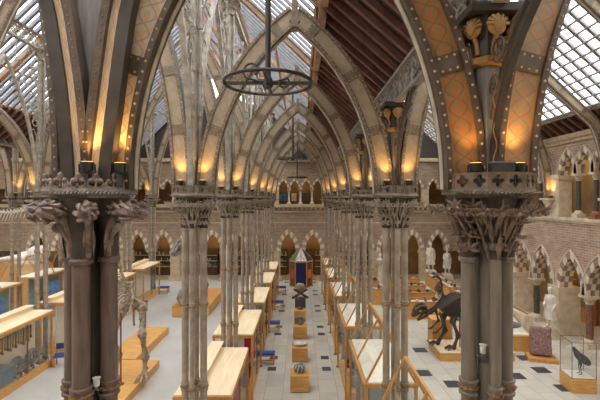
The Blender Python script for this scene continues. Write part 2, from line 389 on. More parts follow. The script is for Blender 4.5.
wallbox(mb, -1, YF+3, 0, 10.9, .2, lambda u, d, z: (RW+3.2+d, u, z))
struct('wall_right_passage', mb, 'plaster')
mb = MB(); wallbox(mb, -1, YF+3, 5.9, 6.25, 3.4, TR, .5); wallbox(mb, -1, YF+3, 10.7, 10.9, 3.4, TR, .3); struct('ceiling_passage', mb, 'plaster')
MARB = ['redmarble', 'darkmarble']
for k in range(2, 7):
    m = YW[k]-BAY/2
    stone_column(TR, m, .26, 0, 2.62, .17, MARB[k % 2], 'marble_column', f'{ORD[k-2]} {"red" if k % 2 == 0 else "dark"} marble column between paired striped arches of the long brick wall')
n = 0
for k in range(2, 8):
    if k > 6: break
    for s in (-.62, .62):
        m = YW[k]-BAY/2+s; n += 1
        stone_column(TR, m, .13, 6.47, 8.76, .12, 'darkmarble', 'gallery_column', f'{ORD[n-1]} dark polished gallery column down the long brick wall', plinth=['stone', 'redstone'][n % 2])
# --- end wall
fa = []; fg = []
for j in range(-5, 4):
    c0 = -.05+4.54*j
    for s in (-1, 1):
        if c0+s*1.135 < RW-.8: fa.append((c0+s*1.135, .7, 0, 2.7, 1.55))
    for s in (-1.5, -.5, .5, 1.5):
        if c0+s*1.04 < RW-.5: fg.append((c0+s*1.04, .4, 6.9, 8.3, .8))
mb = MB(); arcade(mb, LW, RW, 2.7, 6.8, [(c, w_, 2.7, a_, r_) for c, w_, b_, a_, r_ in fa], .7, TF); struct('wall_back', mb, 'brickx')
mb = MB(); arcade(mb, LW, RW, 8.3, 10.9, [(c, w_, 8.3, a_, r_) for c, w_, b_, a_, r_ in fg], .5, TF); struct('wall_back_gallery', mb, 'brickx')
mb = MB()
for c, hw, zb, zs, rise in fa: voussoirs(mb, c, hw, zs, rise, .36, TF, -.06, 2, .3, 7)
struct('trim_6', mb, ['voussl', 'voussm'])
mb = MB()
for c, hw, zb, zs, rise in fg: voussoirs(mb, c, hw, zs, rise, .16, TF, -.05, 1, .3, 5)
struct('trim_7', mb, ['voussl', 'voussm'])
mb = MB()
wallbox(mb, LW, RW, 6.66, 6.92, .7, TF, -.3); wallbox(mb, LW, RW, 6.2, 6.32, .1, TF, -.14); wallbox(mb, LW, RW, 5.2, 5.3, .1, TF, -.06)
for j in range(-28, 34): wallbox(mb, j*.42, j*.42+.16, 6.42, 6.66, .1, TF, -.22)
wallbox(mb, LW, RW, 10.8, 11.1, .7, TF, -.25)
for j in range(-5, 4):
    c = -.05+4.54*j+2.27
    if c < RW-.3:
        wallbox(mb, c-.42, c+.42, 0, 2.7, .75, TF, -.15); wallbox(mb, c-.3, c+.3, 6.9, 8.3, .5, TF); wallbox(mb, c-.5, c+.5, 2.4, 2.7, .8, TF, -.2); wallbox(mb, c-.55, c+.55, 0, .4, .3, TF, -.25)
struct('trim_8', mb, 'stone2')
mb = MB(); wallbox(mb, LW, RW+4, 0, 11, .2, lambda u, d, z: (u, YF+3.2+d, z)); struct('wall_back_passage', mb, 'ochre')
mb = MB(); wallbox(mb, LW, RW+4, 10.9, 11.1, 3.4, TF, .5); struct('ceiling_back_gallery', mb, 'plaster')
mb = MB(); wallbox(mb, LW, RW+4, 5.9, 6.3, 3.4, TF, .7); struct('ceiling_back_passage', mb, 'plaster')
mb = MB(); wallbox(mb, LW, RW+4, 10.9, 16, .3, TF); struct('wall_back_gable', mb, 'plank')
mb = MB(); mb.box(LW-.4, LW, -3, YF+4, 0, 12); struct('wall_left', mb, 'brick')
mb = MB(); mb.box(LW, RW+4, -3.4, -3, 0, 13.5); struct('wall_front', mb, 'brickx')
for j in range(-3, 4):
    c = -.05+4.54*j
    for s in (-1, 0, 1):
        if c < RW-1 and j > -3: stone_column(TF, c+s*1.04, .22, 6.92, 8.32, .1, 'stone', 'gallery_column', f'pale end gallery column, {ORD[3*(j+2)+s+1 if 3*(j+2)+s+1 < 12 else 11]} from the hall side', 'pale columns of the end gallery')
    if c < RW-1: stone_column(TF, c, .3, 0, 2.7, .17, MARB[j % 2], 'marble_column', f'stone column parting paired arches of the end wall, {ORD[j+3]} from the whale skull side')
# pictures on the gallery's back wall and lit cabinets in the passage under it
for i, (px, w, h, mm) in enumerate(((283, .8, .75, 'skyblue'), (306, .8, .7, 'slate'), (294, .5, .8, 'cream'), (268, .8, .8, 'redstone'), (331, .8, .8, 'teal'), (145, 1.0, .9, 'redstone'))):
    x = (px-301)*(YF+3.1)/400
    t = thing('framed_picture', f'framed {["sky blue", "slate grey", "cream upright", "brick red", "green", "rust red"][i]} picture hanging behind the end gallery arches', 'picture', (x, YF+3.18, 7.1))
    obj('picture_frame', MB().box(-w/2-.08, w/2+.08, -.06, 0, 0, h+.16), 'woodd', t); obj('picture_sheet', MB().box(-w/2, w/2, -.075, -.06, .08, h+.08), mm, t)
for i in range(11):
    x = -15.9+2.27*i
    t = thing('wall_cabinet', f'{ORD[i]} glazed passage cabinet counted from the whale skull side, behind the end wall arches', 'cabinet', (x, YF+2.6, 0))
    obj('body', MB().box(-.95, .95, .3, .6, 0, 2.5).box(-.95, .95, 0, .3, 0, .8), 'woodd', t)
    sh = MB()
    for z in (.8, 1.35, 1.9): sh.box(-.9, .9, .0, .3, z, z+.03)
    obj('shelf', sh, 'cream', t)
    bt = MB()
    for z in (.83, 1.38, 1.93):
        for q in range(9):
            hh = rnd.uniform(.15, .4); xx = -.8+q*.2; bt.lathe([(.06, z), (.06, z+hh), (.03, z+hh+.04)], (xx, .15, 0), 6, rnd.randint(0, 2))
    obj('specimen_jars', bt, ['green', 'ochre', 'bonew'], t)['kind'] = 'stuff'
    obj('glass_front', MB().box(-.95, .95, -.02, -.01, .8, 2.5), 'glass', t)
def lamp(name, kind, loc, power, color, rot=None, size=.2, parent=None, **kw):
    d = bpy.data.lights.new(name, kind); d.energy = power; d.color = color
    if kind == 'AREA': d.size = size
    else: d.shadow_soft_size = size
    for a, b in kw.items(): setattr(d, a, b)
    o = bpy.data.objects.new(name, d); COL.objects.link(o); o.location = loc
    if rot: o.rotation_euler = rot
    if parent: o.parent = parent
    return o
globe = MB().ball((0, 0, 0), .14, n=12, m=8)
def passage_lamp(x, y, z, label, power):
    t = thing('globe_lamp', label, 'lamp', (x, y, z))
    g = obj('globe', globe, M['lens'], t); obj('rod', MB().tube([(0, 0, .13), (0, 0, .9)], .02, 6), 'brass', t)
    lamp('globe_light', 'POINT', (0, 0, -.3), power*.45, (1, .74, .42), size=.15, parent=t)
for i, x in enumerate((-13.6, -8.5, -2.3, 2.3, 9.0)):
    passage_lamp(x, YF+1.6, 5.0, f'globe lamp in the passage behind the end wall, {ORD[i]} from the whale skull side', 90)
for i, x in enumerate((-9, -.1, 9.0)):
    passage_lamp(x, YF+1.6, 10.0, f'glowing globe lamp over the end gallery, {ORD[i]} from the whale skull side', 60)
for i, y in enumerate((19.3, 24.5, 31)):
    passage_lamp(RW+1.9, y, 9.8, f'glowing globe lamp in the gallery over the long brick wall, {ORD[i]} down the wall', 50)
    passage_lamp(RW+1.9, y, 5.0, f'glowing globe lamp in the ground passage behind the long brick wall, {ORD[i]} down the wall', 70)

# ------------------------------------------------------------------ roofs
def slope(name, x0, z0, x1, z1, y0, y1, bars, mat_sheet, barmat, bw, bt, purl, purlmat, pw=.07):
    """one roof plane from (x0,z0) to (x1,z1); bars run down the slope, purlins along it"""
    d = Vector((x1-x0, 0, z1-z0)); L = d.length; d.normalize(); nn = Vector((-d.z, 0, d.x))
    if nn.z < 0: nn = -nn
    P = lambda t, y, o: Vector((x0, y, z0))+d*t+nn*o
    s = MB().add([P(0, y0, 0), P(L, y0, 0), P(L, y1, 0), P(0, y1, 0), P(0, y0, .03), P(L, y0, .03), P(L, y1, .03), P(0, y1, .03)], [(0,1,2,3),(7,6,5,4),(0,4,5,1),(1,5,6,2),(2,6,7,3),(3,7,4,0)])
    struct(name, s, mat_sheet)
    b = MB(); y = y0+.05
    while y < y1: b.bar(P(0, y, -bt/2-.005), P(L, y, -bt/2-.005), bw, bt, up=tuple(nn)); y += bars
    struct(name+'_bars', b, barmat)
    if purl:
        q = MB(); t = .1
        while t < L: q.bar(P(t, y0, -.16), P(t, y1, -.14), pw, .1, up=tuple(nn)); t += purl
        struct(name+'_purlins', q, purlmat)
    return P, L, nn
RH = 11.9                      # ridge height of the hall above the cornices
z = lambda h: ZC+h
YB0 = -1.2
# narrow walk: planked roof that is the foot of the hall's slope; then glass to the hall's ridge
slope('ceiling_walk_planks', 2.5, z(2.85), .55, z(4.55), YB0, YF, .52, 'plank', 'rafter', .11, .13, 0, None)
slope('ceiling_hall_glass', .55, z(4.6), -7.1, z(RH), YB0, YF, .42, 'roofglass', 'bar_b', .1, .08, 1.9, 'timber')
slope('ceiling_hall_glass_far', -14.75, z(4.6), -7.1, z(RH), YB0, YF, .42, 'roofglass', 'bar_b', .15, .14, 1.9, 'timber')
slope('ceiling_far_walk_planks', -16.7, z(2.85), -14.75, z(4.55), YB0, YF, .52, 'plank', 'rafter', .11, .13, 0, None)
slope('ceiling_far_aisle_glass', -16.0, z(2.95), -22.0, z(8.4), YB0, YF, .42, 'roofglass', 'bar', .07, .1, 1.9, 'bar')
slope('ceiling_far_aisle_glass_end', -28, z(3.3), -22.0, z(8.4), YB0, YF, .42, 'roofglass', 'bar', .07, .1, 1.9, 'bar')
# wide aisle
slope('ceiling_aisle_glass', 2.6, z(3.0), 8.2, z(8.75), YB0, YF, .62, 'roofglass', 'bar', .15, .1, .46, 'bar')
slope('ceiling_aisle_glass_wall', 13.2, z(4.2), 8.2, z(8.75), YB0, YF, .62, 'roofglass', 'bar', .15, .1, .46, 'bar')
slope('ceiling_aisle_planks', 14.6, z(3.1), 13.2, z(4.2), YB0, YF, .6, 'plank', 'rafter', .12, .16, 0, None)
struct('trim_9', MB().box(13.12, 13.28, YB0, YF, z(4.0), z(4.16)), 'white_iron')
mb = MB()
for k in range(7):                         # principal timbers of the hall roof and amber posts
    for f in (0,):
        yk = Y[k]+BAY*f
        if yk > YF-.2: continue
        mb.bar((.5, yk, z(4.42)), (-7.1, yk, z(RH-.2)), .15, .2, up=(0, 1, 0)); mb.bar((-14.7, yk, z(4.42)), (-7.1, yk, z(RH-.2)), .15, .2, up=(0, 1, 0))
struct('ceiling_beams', mb, 'timber')
mb = MB()
for k in range(7): mb.box(.42, .6, Y[k]+.25, Y[k]+BAY-.25, z(4.25), z(4.75))
mb.box(-7.2, -7.0, YB0, YF, z(RH-.3), z(RH)); struct('ceiling_ridge_beams', mb, 'timber')

# ------------------------------------------------------------------ iron piers
OFF = [(-.21, 0), (0, -.21), (.21, 0), (0, .21)]
def shaft_mesh(r, z1, top):
    p = [(r*1.7, 0), (r*1.7, .25), (r*1.35, .3), (r*1.45, .36), (r*1.05, .42), (r, .46)]
    for za in (1.35, 3.2, z1):
        p += [(r, za-.09), (r*1.3, za-.085), (r*1.3, za-.06), (r*1.15, za-.05), (r*1.15, za+.05), (r*1.3, za+.06), (r*1.3, za+.085), (r, za+.09)]
    p += [(r, ZC+top-.08), (r*1.3, ZC+top-.07), (r*1.35, ZC+top-.03), (r*1.05, ZC+top)]
    return MB().lathe(p, n=14)
def ring_mesh(za, r):
    pts = [(r*1.17*math.cos(a), r*1.17*math.sin(a), za) for a in [2*PI*i/40 for i in range(40)]]
    return MB().tube(pts, [.012+.014*(i % 4 in (1, 2)) for i in range(40)], 6, closed=True)
def bell_prof(r):
    return [(r*1.05, -.68), (r*1.0, -.5), (r*1.25, -.3), (r*1.8, -.12), (r*2.2, -.02), (r*2.2, .0)]
def leaf_capital(seed, kind):
    q = random.Random(seed); b = MB()
    out = Vector((math.cos(seed*PI/2+PI), math.sin(seed*PI/2+PI), 0))
    for ring, (h, rr, cnt) in enumerate(((-.58, .11, 7), (-.42, .12, 7), (-.24, .17, 8), (-.1, .25, 8))):
        for i in range(cnt):
            a = 2*PI*(i+.5*(ring % 2))/cnt+q.uniform(-.2, .2); d = Vector((math.cos(a), math.sin(a), 0))
            if kind == 'strap':
                w = d.cross(Vector((0, 0, 1))); o = d*rr*.9+Vector((0, 0, h-.12))
                b.leaf(o, d*.4+Vector((0, 0, 1)), w, .4 if h < -.2 else .12, .06, .015); b.leaf(o+Vector((0, 0, .26))+d*.1, d*1.2+Vector((0, 0, .2)), w, .2, .05, .012)
            else: b.palm(d*rr+Vector((0, 0, h)), d+Vector((0, 0, q.uniform(-.1, .4))), (0, 0, 1), q.uniform(.11, .15))
    for i in range(9):                     # crockets curling outwards under the cornice
        a = 2*PI*i/9; d = Vector((math.cos(a), math.sin(a), 0)); dd = (d+out*.8).normalized()
        b.tube([d*.14+Vector((0, 0, -.4)), dd*.2+Vector((0, 0, -.22)), dd*.33+Vector((0, 0, -.12)), dd*.42+Vector((0, 0, -.16))], [.022, .02, .016, .012], 6)
        b.palm(dd*.4+Vector((0, 0, -.15)), dd+Vector((0, 0, -.4)), (0, 0, 1), .12); b.ball(dd*.42+Vector((0, 0, -.17)), .03, n=6, m=4)
    return b
def bud_capital():
    b = MB(); Zv = Vector((0, 0, 1)); q = random.Random(4)
    for i in range(8):
        a = 2*PI*i/8+PI/8; d = Vector((math.cos(a), math.sin(a), 0)); s = Vector((-d.y, d.x, 0))
        b.tube([d*.27+Zv*-.66, d*.27+Zv*-.42, d*.31+Zv*-.27, d*.4+Zv*-.17], [.03, .034, .04, .05], 8)
        for j in (-1, 1): b.leaf(d*.26+s*j*.045+Zv*-.66, Zv+d*.12, s, .4, .055, .018)
        for j, (rr, zz, R) in enumerate(((.36, -.12, .08), (.45, -.14, .1), (.55, -.155, .1))):   # rolled bundle: three overlapping whorls
            c = d*rr+Zv*zz
            b.ball(c, R*.82, n=10, m=8)
            for k in range(7):
                t = 2*PI*k/7+j*.6; o = s*math.cos(t)+Zv*math.sin(t); w = s*-math.sin(t)+Zv*math.cos(t)
                b.tube([c-d*R*.7+o*R*.75, c+o*R*.98+w*R*.12, c+d*R*.75+o*R*.6+w*R*.35], [R*.16, R*.27, R*.1], 6)
        c = d*.6+Zv*-.15
        for k in range(5):
            t = 2*PI*k/5; o = s*math.cos(t)+Zv*math.sin(t); b.leaf(c-d*.03+o*.055, d*1.2-o*.7, s*-math.sin(t)+Zv*math.cos(t), .09, .06, .014)
        if i % 2:
            c = d*.42+Zv*-.32; b.ball(c, .055, n=8, m=6); b.tube([d*.26+Zv*-.5, d*.36+Zv*-.38, c], [.02, .025, .035], 6)
            for k in range(6):
                t = 2*PI*k/6; o = s*math.cos(t)+Zv*math.sin(t); b.leaf(c+o*.045-d*.02, d-o*.5, s*-math.sin(t)+Zv*math.cos(t), .1, .06, .016)
    return b
NCOR = 8
def octo(r, h0, h1, b=None, mi=0): return (b or MB()).lathe([(r, h0), (r, h1)], n=NCOR, rot=PI/NCOR, smooth=False, mi=mi)
CR = .50
def cornice_mesh():
    b = octo(CR-.08, 0, .025); octo(CR-.04, .025, .05, b); octo(CR, .075, .1, b); octo(CR-.025, .045, .08, b)
    for i in range(NCOR):                  # rope moulding
        a0 = PI/NCOR+2*PI*i/NCOR; a1 = a0+2*PI/NCOR
        p0 = Vector((math.cos(a0), math.sin(a0), 0))*(CR-.012); p1 = Vector((math.cos(a1), math.sin(a1), 0))*(CR-.012)
        for j in range(9):
            c = p0.lerp(p1, (j+.5)/9); e = (p1-p0).normalized(); b.tube([c-e*.018+Vector((0, 0, .045)), c+e*.018+Vector((0, 0, .08))], .016, 5)
    return b
def cresting_mesh(kind):
    b = MB(); q = Vector((0, 0, 1)); z0 = .1; H = .165
    for i in range(NCOR):
        a0 = PI/NCOR+2*PI*i/NCOR; a1 = a0+2*PI/NCOR
        p0 = Vector((math.cos(a0), math.sin(a0), 0))*(CR-.02); p1 = Vector((math.cos(a1), math.sin(a1), 0))*(CR-.02); n = (p0+p1).normalized(); e = (p1-p0).normalized(); L = (p1-p0).length
        if kind == 'star':                 # a solid band pierced by two four-lobed stars a side
            m = 20
            for f in (.25, .75):
                c = p0+e*L*f+q*(z0+H/2); hw = L/4
                inner = []; outer = []
                for j in range(m*4):
                    t = 2*PI*j/(m*4); r = .022+.045*abs(math.cos(2*t))**.6
                    inner.append(c+(e*math.cos(t)+q*math.sin(t))*r)
                    k = max(abs(math.cos(t))/hw, abs(math.sin(t))/(H/2)); outer.append(c+(e*math.cos(t)+q*math.sin(t))/k)
                N = len(inner); vs = [p+n*o for o in (.012, -.012) for r_ in (inner, outer) for p in r_]
                fs = []
                for j in range(N):
                    k = (j+1) % N; fs += [(j, N+j, N+k, k), (2*N+j, 2*N+k, 3*N+k, 3*N+j), (j, k, 2*N+k, 2*N+j), (N+k, N+j, 3*N+j, 3*N+k)]
                b.add(vs, fs)
            b.bar(p0+q*(z0+H), p1+q*(z0+H), .035, .018)
            b.bar(p0+q*z0, p0+q*(z0+H), .035, .035)
        else:                              # open trefoil leaves
            b.bar(p0+q*(z0+.012), p1+q*(z0+.012), .02, .024)
            for f in (.25, .75):
                c = p0+e*L*f+q*z0
                b.bar(c, c+q*.1, .022, .02, up=tuple(n))
                for o, s_ in ((q, 1), (e, .85), (-e, .85)):
                    cc = c+q*.085; w = e if o == q else q
                    b.leaf(cc, o, w, .1*s_, .075, .02); b.ball(cc+o*.06*s_, (.026, .026, .026), n=7, m=5)
                b.ball(c+q*.085+n*.012, (.022, .022, .022), n=6, m=4)
                for g in (-1, 1):
                    b.tube([c+e*g*(.02+.055*math.sin(t))+q*(.012+.075*(1-math.cos(t))/2) for t in [PI*1.2*k/8 for k in range(9)]], .011, 5)
                    b.leaf(c+e*g*.09+q*.01, q+e*g*.3, e, .075, .05, .015)
    return b
def upper_short():                          # octagonal upper column of the aisle side: shaft, collar
    return MB().lathe([(.2, .13), (.2, .2), (.155, .24), (.15, 1.5)], n=8, rot=PI/8, smooth=False)
def upper_short_cap():
    b = MB().lathe([(.15, 1.5), (.22, 1.52), (.24, 1.58), (.17, 1.6), (.15, 1.63), (.2, 1.9), (.24, 2.05)], n=8, rot=PI/8, smooth=False).box(-.3, .3, -.3, .3, 2.05, 2.14)
    return b
def shells():
    b = MB(); Zv = Vector((0, 0, 1))
    for i in range(6):
        a = 2*PI*i/6+PI/6; d = Vector((math.cos(a), math.sin(a), 0)); s = Vector((-d.y, d.x, 0)); c = d*.24+Vector((0, 0, 1.9))
        F = Matrix((s, d, Zv)).transposed()
        b.ball(c, (.105, .045, .1), n=12, m=8, rot=F)
        for j in range(7):
            t = PI*(.06+.88*j/6); o = s*math.cos(t)+Zv*math.sin(t); b.tube([c-Zv*.07+d*.035, c+o*.06+d*.05, c+o*.12+d*.015], [.012, .02, .022], 6)
        b.tube([d*.16+Zv*1.63, d*.18+Zv*1.74, c-Zv*.06], [.03, .028, .03], 6)
    return b
TALL = 6.2
def tall_cluster():
    b = MB()
    for dx, dy in ((-.13, 0), (.13, 0), (0, -.13), (0, .13)):
        p = [(.045, .13)]
        for za in (.9, 1.9, 2.9, 3.9, 4.9): p += [(.045, za-.05), (.065, za-.04), (.065, za+.04), (.045, za+.05)]
        b.lathe(p+[(.045, TALL)], (dx, dy, 0), 8)
    b.lathe([(.07, .13), (.07, TALL)], n=8)
    return b
def tall_octagon():
    return MB().lathe([(.24, .13), (.24, .25), (.17, .3), (.165, TALL)], n=8, rot=PI/8, smooth=False)
def tall_cap():
    b = MB().lathe([(.12, TALL), (.2, TALL+.02), (.16, TALL+.06), (.2, TALL+.3), (.34, TALL+.45)], n=8).box(-.36, .36, -.36, .36, TALL+.45, TALL+.55)
    for i in range(10):
        a = 2*PI*i/10; d = Vector((math.cos(a), math.sin(a), 0)); b.palm(d*.22+Vector((0, 0, TALL+.25)), d, (0, 0, 1), .18)
    return b
MS = {}
def cached(key, f, mats):
    if key not in MS: MS[key] = f().mesh(key.split('|')[0], mats)
    return MS[key]
def pier(x, y, label, style):
    """style: 'bud' brown pier with rolled buds, 'leaf' the first grey pier, 'tan' the others"""
    t = thing('iron_pier', label, 'pier', (x, y, 0))
    im = {'bud': 'iron_l', 'leaf': 'iron_r', 'tan': 'iron'}[style]; lm = {'bud': 'leafl', 'leaf': 'leafr', 'tan': 'iron'}[style]
    tall = x < 0
    for i, (dx, dy) in enumerate(OFF):
        slim = i in (1, 3) and style != 'bud'; r = {'bud': .092, 'leaf': .085, 'tan': .08}[style]*(.68 if slim else 1); z1 = 5.07 if style == 'tan' else 5.32; top = -.5 if slim else -.66
        s = obj('shaft', cached('shaft|%s%d' % (style, slim), lambda: shaft_mesh(r, z1, top), im), None, t, (dx, dy, 0))
        for zz in (3.2, z1): obj('ring_band', cached('ring_band|%s%g%d' % (style, zz, slim), lambda: ring_mesh(zz, r), 'brass'), None, s)
        if style != 'bud':
            obj('capital', cached('capital|%d%s' % (i, style), lambda: leaf_capital(i, 'strap' if i == 1 else 'palm'), lm), None, t, (dx, dy, ZC))
        obj('bell', cached('bell|%s%d' % (style, slim), lambda: MB().lathe(bell_prof(.1) if not slim else [(.06, -.68), (.06, -.5), (.1, -.3), (.18, -.12), (.22, 0)], n=12), 'bell'), None, t, (dx, dy, ZC))
    if style == 'bud': obj('bud_capital', bud_capital(), lm, t, (0, 0, ZC))
    if style != 'tan': obj('core', cached('core|'+style, lambda: MB().lathe([(.1, .0), (.1, ZC-.05)], n=8), 'dark' if style == 'bud' else im), None, t)
    obj('cornice', cached('cornice|'+style, cornice_mesh, 'upper' if style == 'bud' else im), None, t, (0, 0, ZC))
    obj('cresting', cached('cresting|'+style, lambda: cresting_mesh('trefoil' if style == 'bud' else 'star'), 'leafl' if style == 'bud' else ('leafr' if style == 'leaf' else 'flange')), None, t, (0, 0, ZC))
    if tall:
        u = obj('upper_column', cached('upper_column|'+style, tall_octagon if style == 'bud' else tall_cluster, 'upper' if style == 'bud' else 'white_iron'), None, t, (0, 0, ZC))
        obj('upper_capital', cached('upper_capital|tall', tall_cap, 'white_iron'), None, u)
    else:
        u = obj('upper_column', cached('upper_column|short', upper_short, 'upper_d'), None, t, (0, 0, ZC))
        c = obj('upper_capital', cached('upper_capital|short', upper_short_cap, 'dark'), None, u)
        obj('gilt_collar', cached('gilt_collar|short', lambda: MB().lathe([(.16, 1.5), (.23, 1.52), (.25, 1.58), (.17, 1.605)], n=8, rot=PI/8, smooth=False), 'gold'), None, t, (0, 0, ZC)); obj('shell_leaf', cached('shell_leaf|short', shells, 'gold'), None, t, (0, 0, ZC))['label'] = 'gilded shell-shaped capital leaves'
    return t
def merge(L):
    b = MB()
    for m in L:
        o = len(b.v); b.v += m.v; b.f += [tuple(o+i for i in f) for f in m.f]; b.mi += m.mi; b.sm += m.sm
    return b
SIDE_R = 'on the tent-lid side of the walk'; SIDE_L = 'on the bench side of the walk'
for k in range(7):
    pier(R1, Y[k], f'{ORD[k]} iron pier {SIDE_R}, '+('grey with leaf capitals' if k == 0 else 'tan ringed shafts'), 'leaf' if k == 0 else 'tan')
    pier(L1, Y[k], f'{ORD[k]} iron pier {SIDE_L}, '+('brown with rolled bud capital' if k == 0 else 'tan ringed shafts'), 'bud' if k == 0 else 'tan')
for k in range(3, 7): pier(L2, Y[k], f'{ORD[k-3]} slim tan iron pier along the far edge of the pale hall floor', 'tan')
for k in range(4, 7): pier(L3, Y[k], f'{ORD[k-4]} slim tan iron pier in the outer row beyond the hall, by the tented cases', 'tan')

# ------------------------------------------------------------------ iron ribs
def arc(foot, apex, R, h0, n=22):
    s = 1 if apex > foot else -1; w = abs(apex-foot); tm = math.acos(1-w/R); P = []; N = []
    for i in range(n+1):
        t = tm*i/n; P.append((foot+s*R*(1-math.cos(t)), h0+R*math.sin(t))); N.append((-s*math.cos(t), math.sin(t)))
    return P, N
def rib(T, TN, b, foot, apex, R, wid, parent, mats, mould=True, dense=True, depth=.28, cap=None):
    """one rib from its foot to its apex: painted web, riveted flanges, joint plates, pale moulding on the inner edge"""
    P, N = arc(foot, apex, R, 0.0, 40 if cap else 22)
    if cap:
        P = [(a, min(h, cap(a))) for a, h in P]; N = []
        for i in range(len(P)):
            (a0, h0), (a1, h1) = P[max(i-2, 0)], P[min(i+2, len(P)-1)]; l = math.hypot(a1-a0, h1-h0); g = 1 if apex > foot else -1
            N.append((-g*(h1-h0)/l, g*(a1-a0)/l))
    pts = [T(*p) for p in P]; nr = [TN(*n) for n in N]
    web, fl, ml = mats; h = wid/2
    obj('web', MB().sweep(pts, nr, -h, h, b, -depth/2+.05, depth/2-.05), web, parent)
    f = MB(); f.sweep(pts, nr, -h-.012, -h+.055, b, -depth/2, depth/2); f.sweep(pts, nr, h-.055, h+.012, b, -depth/2, depth/2)
    # rivets, and joint plates
    L = 0; nxt = .1; npl = 1.45; B = Vector(b)
    for i in range(1, len(pts)):
        a = Vector(pts[i-1]); c = Vector(pts[i]); q = Vector(nr[i]); seg = (c-a).length
        while nxt < L+seg and dense:
            o = a.lerp(c, (nxt-L)/seg)
            for e in (-h+.022, h-.022): f.ball(o+q*e+B*(-depth/2), .016, 1, n=6, m=4)
            nxt += .13
        while npl < L+seg:
            plates = MB(); o = a.lerp(c, (npl-L)/seg); d = (c-a).normalized()
            vs = [o+d*x+q*y+B*zz for zz in (-depth/2+.03, depth/2-.03) for x, y in ((-.11, -h+.06), (.11, -h+.06), (.11, h-.06), (-.11, h-.06))]
            plates.add(vs, [(0,3,2,1),(4,5,6,7),(0,1,5,4),(1,2,6,5),(2,3,7,6),(3,0,4,7)])
            if dense:
                for x in (-.075, .075):
                    for y in (-.09, 0, .09): plates.ball(o+d*x+q*y+B*(-depth/2+.03), .016, 1, n=6, m=4)
            obj('joint_plate', plates, [fl, 'rivet'], parent); npl += 1.35
        L += seg
    obj('flange', f, [fl, 'rivet'], parent)
    if mould: obj('moulding', MB().tube([p+Vector(q)*(-h-.025) for p, q in zip([Vector(p) for p in pts], nr)], .028, 6), ml, parent)
def tarch(name, label, xa, xb, y, R, wid, mats, inset=.28, dense=True, reuse=None, group=None, cap=None):
    c = (xa+xb)/2
    if reuse: return dup(reuse, (c, y, ZP), label)
    t = thing(name, label, 'arch', (c, y, ZP), 0, group)
    T = lambda a, h: (a, 0, h); TN = T; hw = (xb-xa)/2-inset
    for s in (-1, 1): rib(T, TN, (0, 1, 0), s*hw, 0, R, wid, t, (mats[3] if s > 0 and len(mats) > 3 else mats[0],)+tuple(mats[1:3]), dense=dense, cap=cap)
    aw = math.sqrt(R*R-(R-hw)**2)
    if cap: aw = min(aw, cap(0))-.1
    obj('apex_boss', MB().box(-.07, .07, -.16, .16, aw-.3, aw+.32), mats[1], t)
    return t
acap = lambda a: 8.15-.95*abs(a)
walk = None; hall = None; aisle = None; outer = None; out2 = None
for k in range(7):
    if k == 0: tarch('pointed_arch', 'first pointed arch over the walk, cream and ochre painted ribs', L1, R1, Y[0], 5.1, .42, ('web_l', 'flange_d', 'mould', 'web_r'))
    else:
        w = tarch('pointed_arch', f'{ORD[k]} pointed iron arch over the walk between facing piers', L1, R1, Y[k], 5.1, .38, ('web', 'flange', 'mould'), reuse=walk); walk = walk or w
    if k == 0: tarch('hall_arch', 'first tall hall rib rising from the brown bud pier', L2, L1, Y[0], 14, .37, ('web_l', 'flange_d', 'mould'), inset=.17)
    else:
        w = tarch('hall_arch', f'{ORD[k]} tall pointed rib arch over the pale hall floor', L2, L1, Y[k], 14, .38, ('web', 'flange', 'mould'), reuse=hall); hall = hall or w
    if k == 0: tarch('aisle_arch', 'first wide aisle arch rising from the grey leaf pier, glowing ochre panel', R1, RW+.1, Y[0], 6.3, .42, ('web_a', 'flange_d', 'mould'), cap=acap)
    else:
        w = tarch('aisle_arch', f'{ORD[k]} wide aisle arch reaching over to the long brick wall', R1, RW+.1, Y[k], 8.5, .38, ('web', 'flange', 'mould'), reuse=aisle, cap=acap); aisle = aisle or w
for k in range(3, 7):
    w = tarch('pointed_arch', f'{ORD[k-3]} narrow pointed arch on the far edge of the hall between slim piers', L3, L2, Y[k], 5.1, .38, ('web', 'flange', 'mould'), reuse=outer); outer = outer or w
for k in range(4, 7):
    w = tarch('aisle_arch', f'{ORD[k-4]} wide arch of the outermost aisle beyond the tented cases', LW, L3, Y[k], 8.5, .38, ('web', 'flange', 'mould'), reuse=out2, cap=acap); out2 = out2 or w

